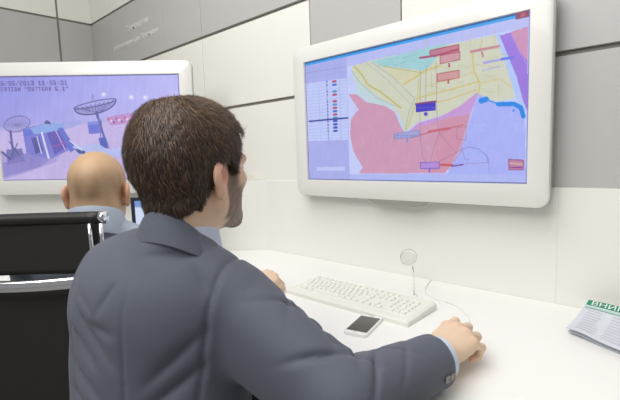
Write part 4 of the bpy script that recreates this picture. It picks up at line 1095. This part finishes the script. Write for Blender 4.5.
# ---------- the bald man
def make_bald_man():
    loc = np.array((-1.405, 0.505, 0.0)); az = math.atan2(0.60, -0.80)-math.pi/2
    hc_ = np.array((0.018, 0.045, 1.096)); HR = rotz(math.radians(-2))@rotx(math.radians(-6)); s = 1.07
    T = lambda v: (v*s)@HR.T+hc_
    hV, hF = surfnet(lambda p: head_sdf(p, 1.06), (-0.11, -0.13, -0.20), (0.11, 0.145, 0.135), 0.003)
    parts = [(T(hV), hF, head_colors(hV, (194, 160, 124), crop=1.0))]
    sh = [np.array((x, 0, 0.885)) for x in (-0.185, 0.185)]; el = [np.array((-0.245, 0.13, 0.72)), np.array((0.235, 0.14, 0.72))]; wr = [np.array((-0.15, 0.355, 0.782)), np.array((0.13, 0.355, 0.782))]
    hips = [(-0.09, -0.02, 0.545), (0.09, -0.02, 0.545)]; kn = [(-0.11, 0.38, 0.535), (0.11, 0.38, 0.535)]; an = [(-0.11, 0.36, 0.09), (0.11, 0.36, 0.09)]
    def body(p):
        d = sunion([ell(p, (0, 0.0, 0.79), (0.175, 0.125, 0.19)), ell(p, (0, -0.01, 0.86), (0.185, 0.10, 0.11)), ell(p, (0, 0.015, 0.63), (0.175, 0.14, 0.20)), cone(p, (0.03, -0.01, 0.975), (0.16, 0, 0.915), 0.05, 0.055), cone(p, (-0.01, -0.01, 0.975), (-0.16, 0, 0.915), 0.05, 0.055), ell(p, (0.015, -0.050, 0.985), (0.075, 0.055, 0.050))], 0.05)
        for i in (0, 1): d = smin(d, smin(cone(p, sh[i], el[i], 0.062, 0.052), cone(p, el[i], wr[i], 0.052, 0.036), 0.03), 0.03)
        return d
    for i, mi in ((0, True), (1, False)):
        parts.append(make_hand(rotz(math.radians(-8 if mi else 8))@rotx(math.radians(2)), wr[i]+np.array((0, 0.01, -0.002)), [(14, 22, 14)]*4, THUMB_L, mi, base=(214, 172, 140)))
    cV, cF = surfnet(lambda p: smin(body(p)+0.014, legs_sdf(p, hips, kn, an, -0.014), 0.02), (-0.34, -0.2, 0.05), (0.34, 0.52, 1.05), 0.013)
    parts.append((cV, cF, np.tile(s2l((210, 160, 130)), (len(cV), 1))))
    V, F, K = join_parts(parts)
    P = mesh_obj('person', V, F, M['skin'], None, smooth=True, cols=K); P.location = loc; P.rotation_euler = (0, 0, az)
    tag(P, 'bald man in a grey-blue shirt sitting in front of the corner television', 'person')
    eyes(P, T, np.zeros(3))
    def shirt(p):
        d = body(p)+0.003*wobble(p, 25, 4)
        d = smax(d, 0.50-p[:, 2], 0.006); d = smax(d, -cone(p, (0.024, -0.020, 1.050), (0.028, 0.0, 1.2), 0.058, 0.066), 0.006)
        for i in (0, 1):
            ax = (wr[i]-el[i])/np.linalg.norm(wr[i]-el[i]); lc = np.linalg.norm(p-wr[i], axis=1) < 0.11
            d = np.where(lc, smax(d, (p-wr[i])@ax, 0.004), d)
        return d
    V, F = surfnet(shirt, (-0.35, -0.2, 0.48), (0.35, 0.46, 1.06), 0.006)
    mesh_obj('shirt', V, F, M['shirt_grey'], P, smooth=True)
    st = []
    for k in range(45):
        ph = math.radians(-165+330*k/44); f = (1-math.cos(ph))/2; zt = 1.064-0.055*f
        st.append([(0.022+r*math.sin(ph), -0.030-1.05*r*math.cos(ph)+0.025*f, z) for r, z in ((0.069, zt-0.045), (0.0695, zt-0.002), (0.072, zt), (0.075, zt-0.003), (0.090+0.01*f, zt-0.075-0.035*f), (0.087+0.01*f, zt-0.077-0.035*f), (0.072, zt-0.03))])
    loft_band('shirt_collar', st, M['shirt_grey'], P)
    V, F = surfnet(lambda p: smax(legs_sdf(p, hips, kn, an), p[:, 2]-0.58, 0.01), (-0.26, -0.2, 0.03), (0.26, 0.5, 0.64), 0.012)
    mesh_obj('trousers', V, F, M['trousers'], P, smooth=True)
    for a in an: shoe(P, a, 0, M['shoe'], np.zeros(3))
make_bald_man()
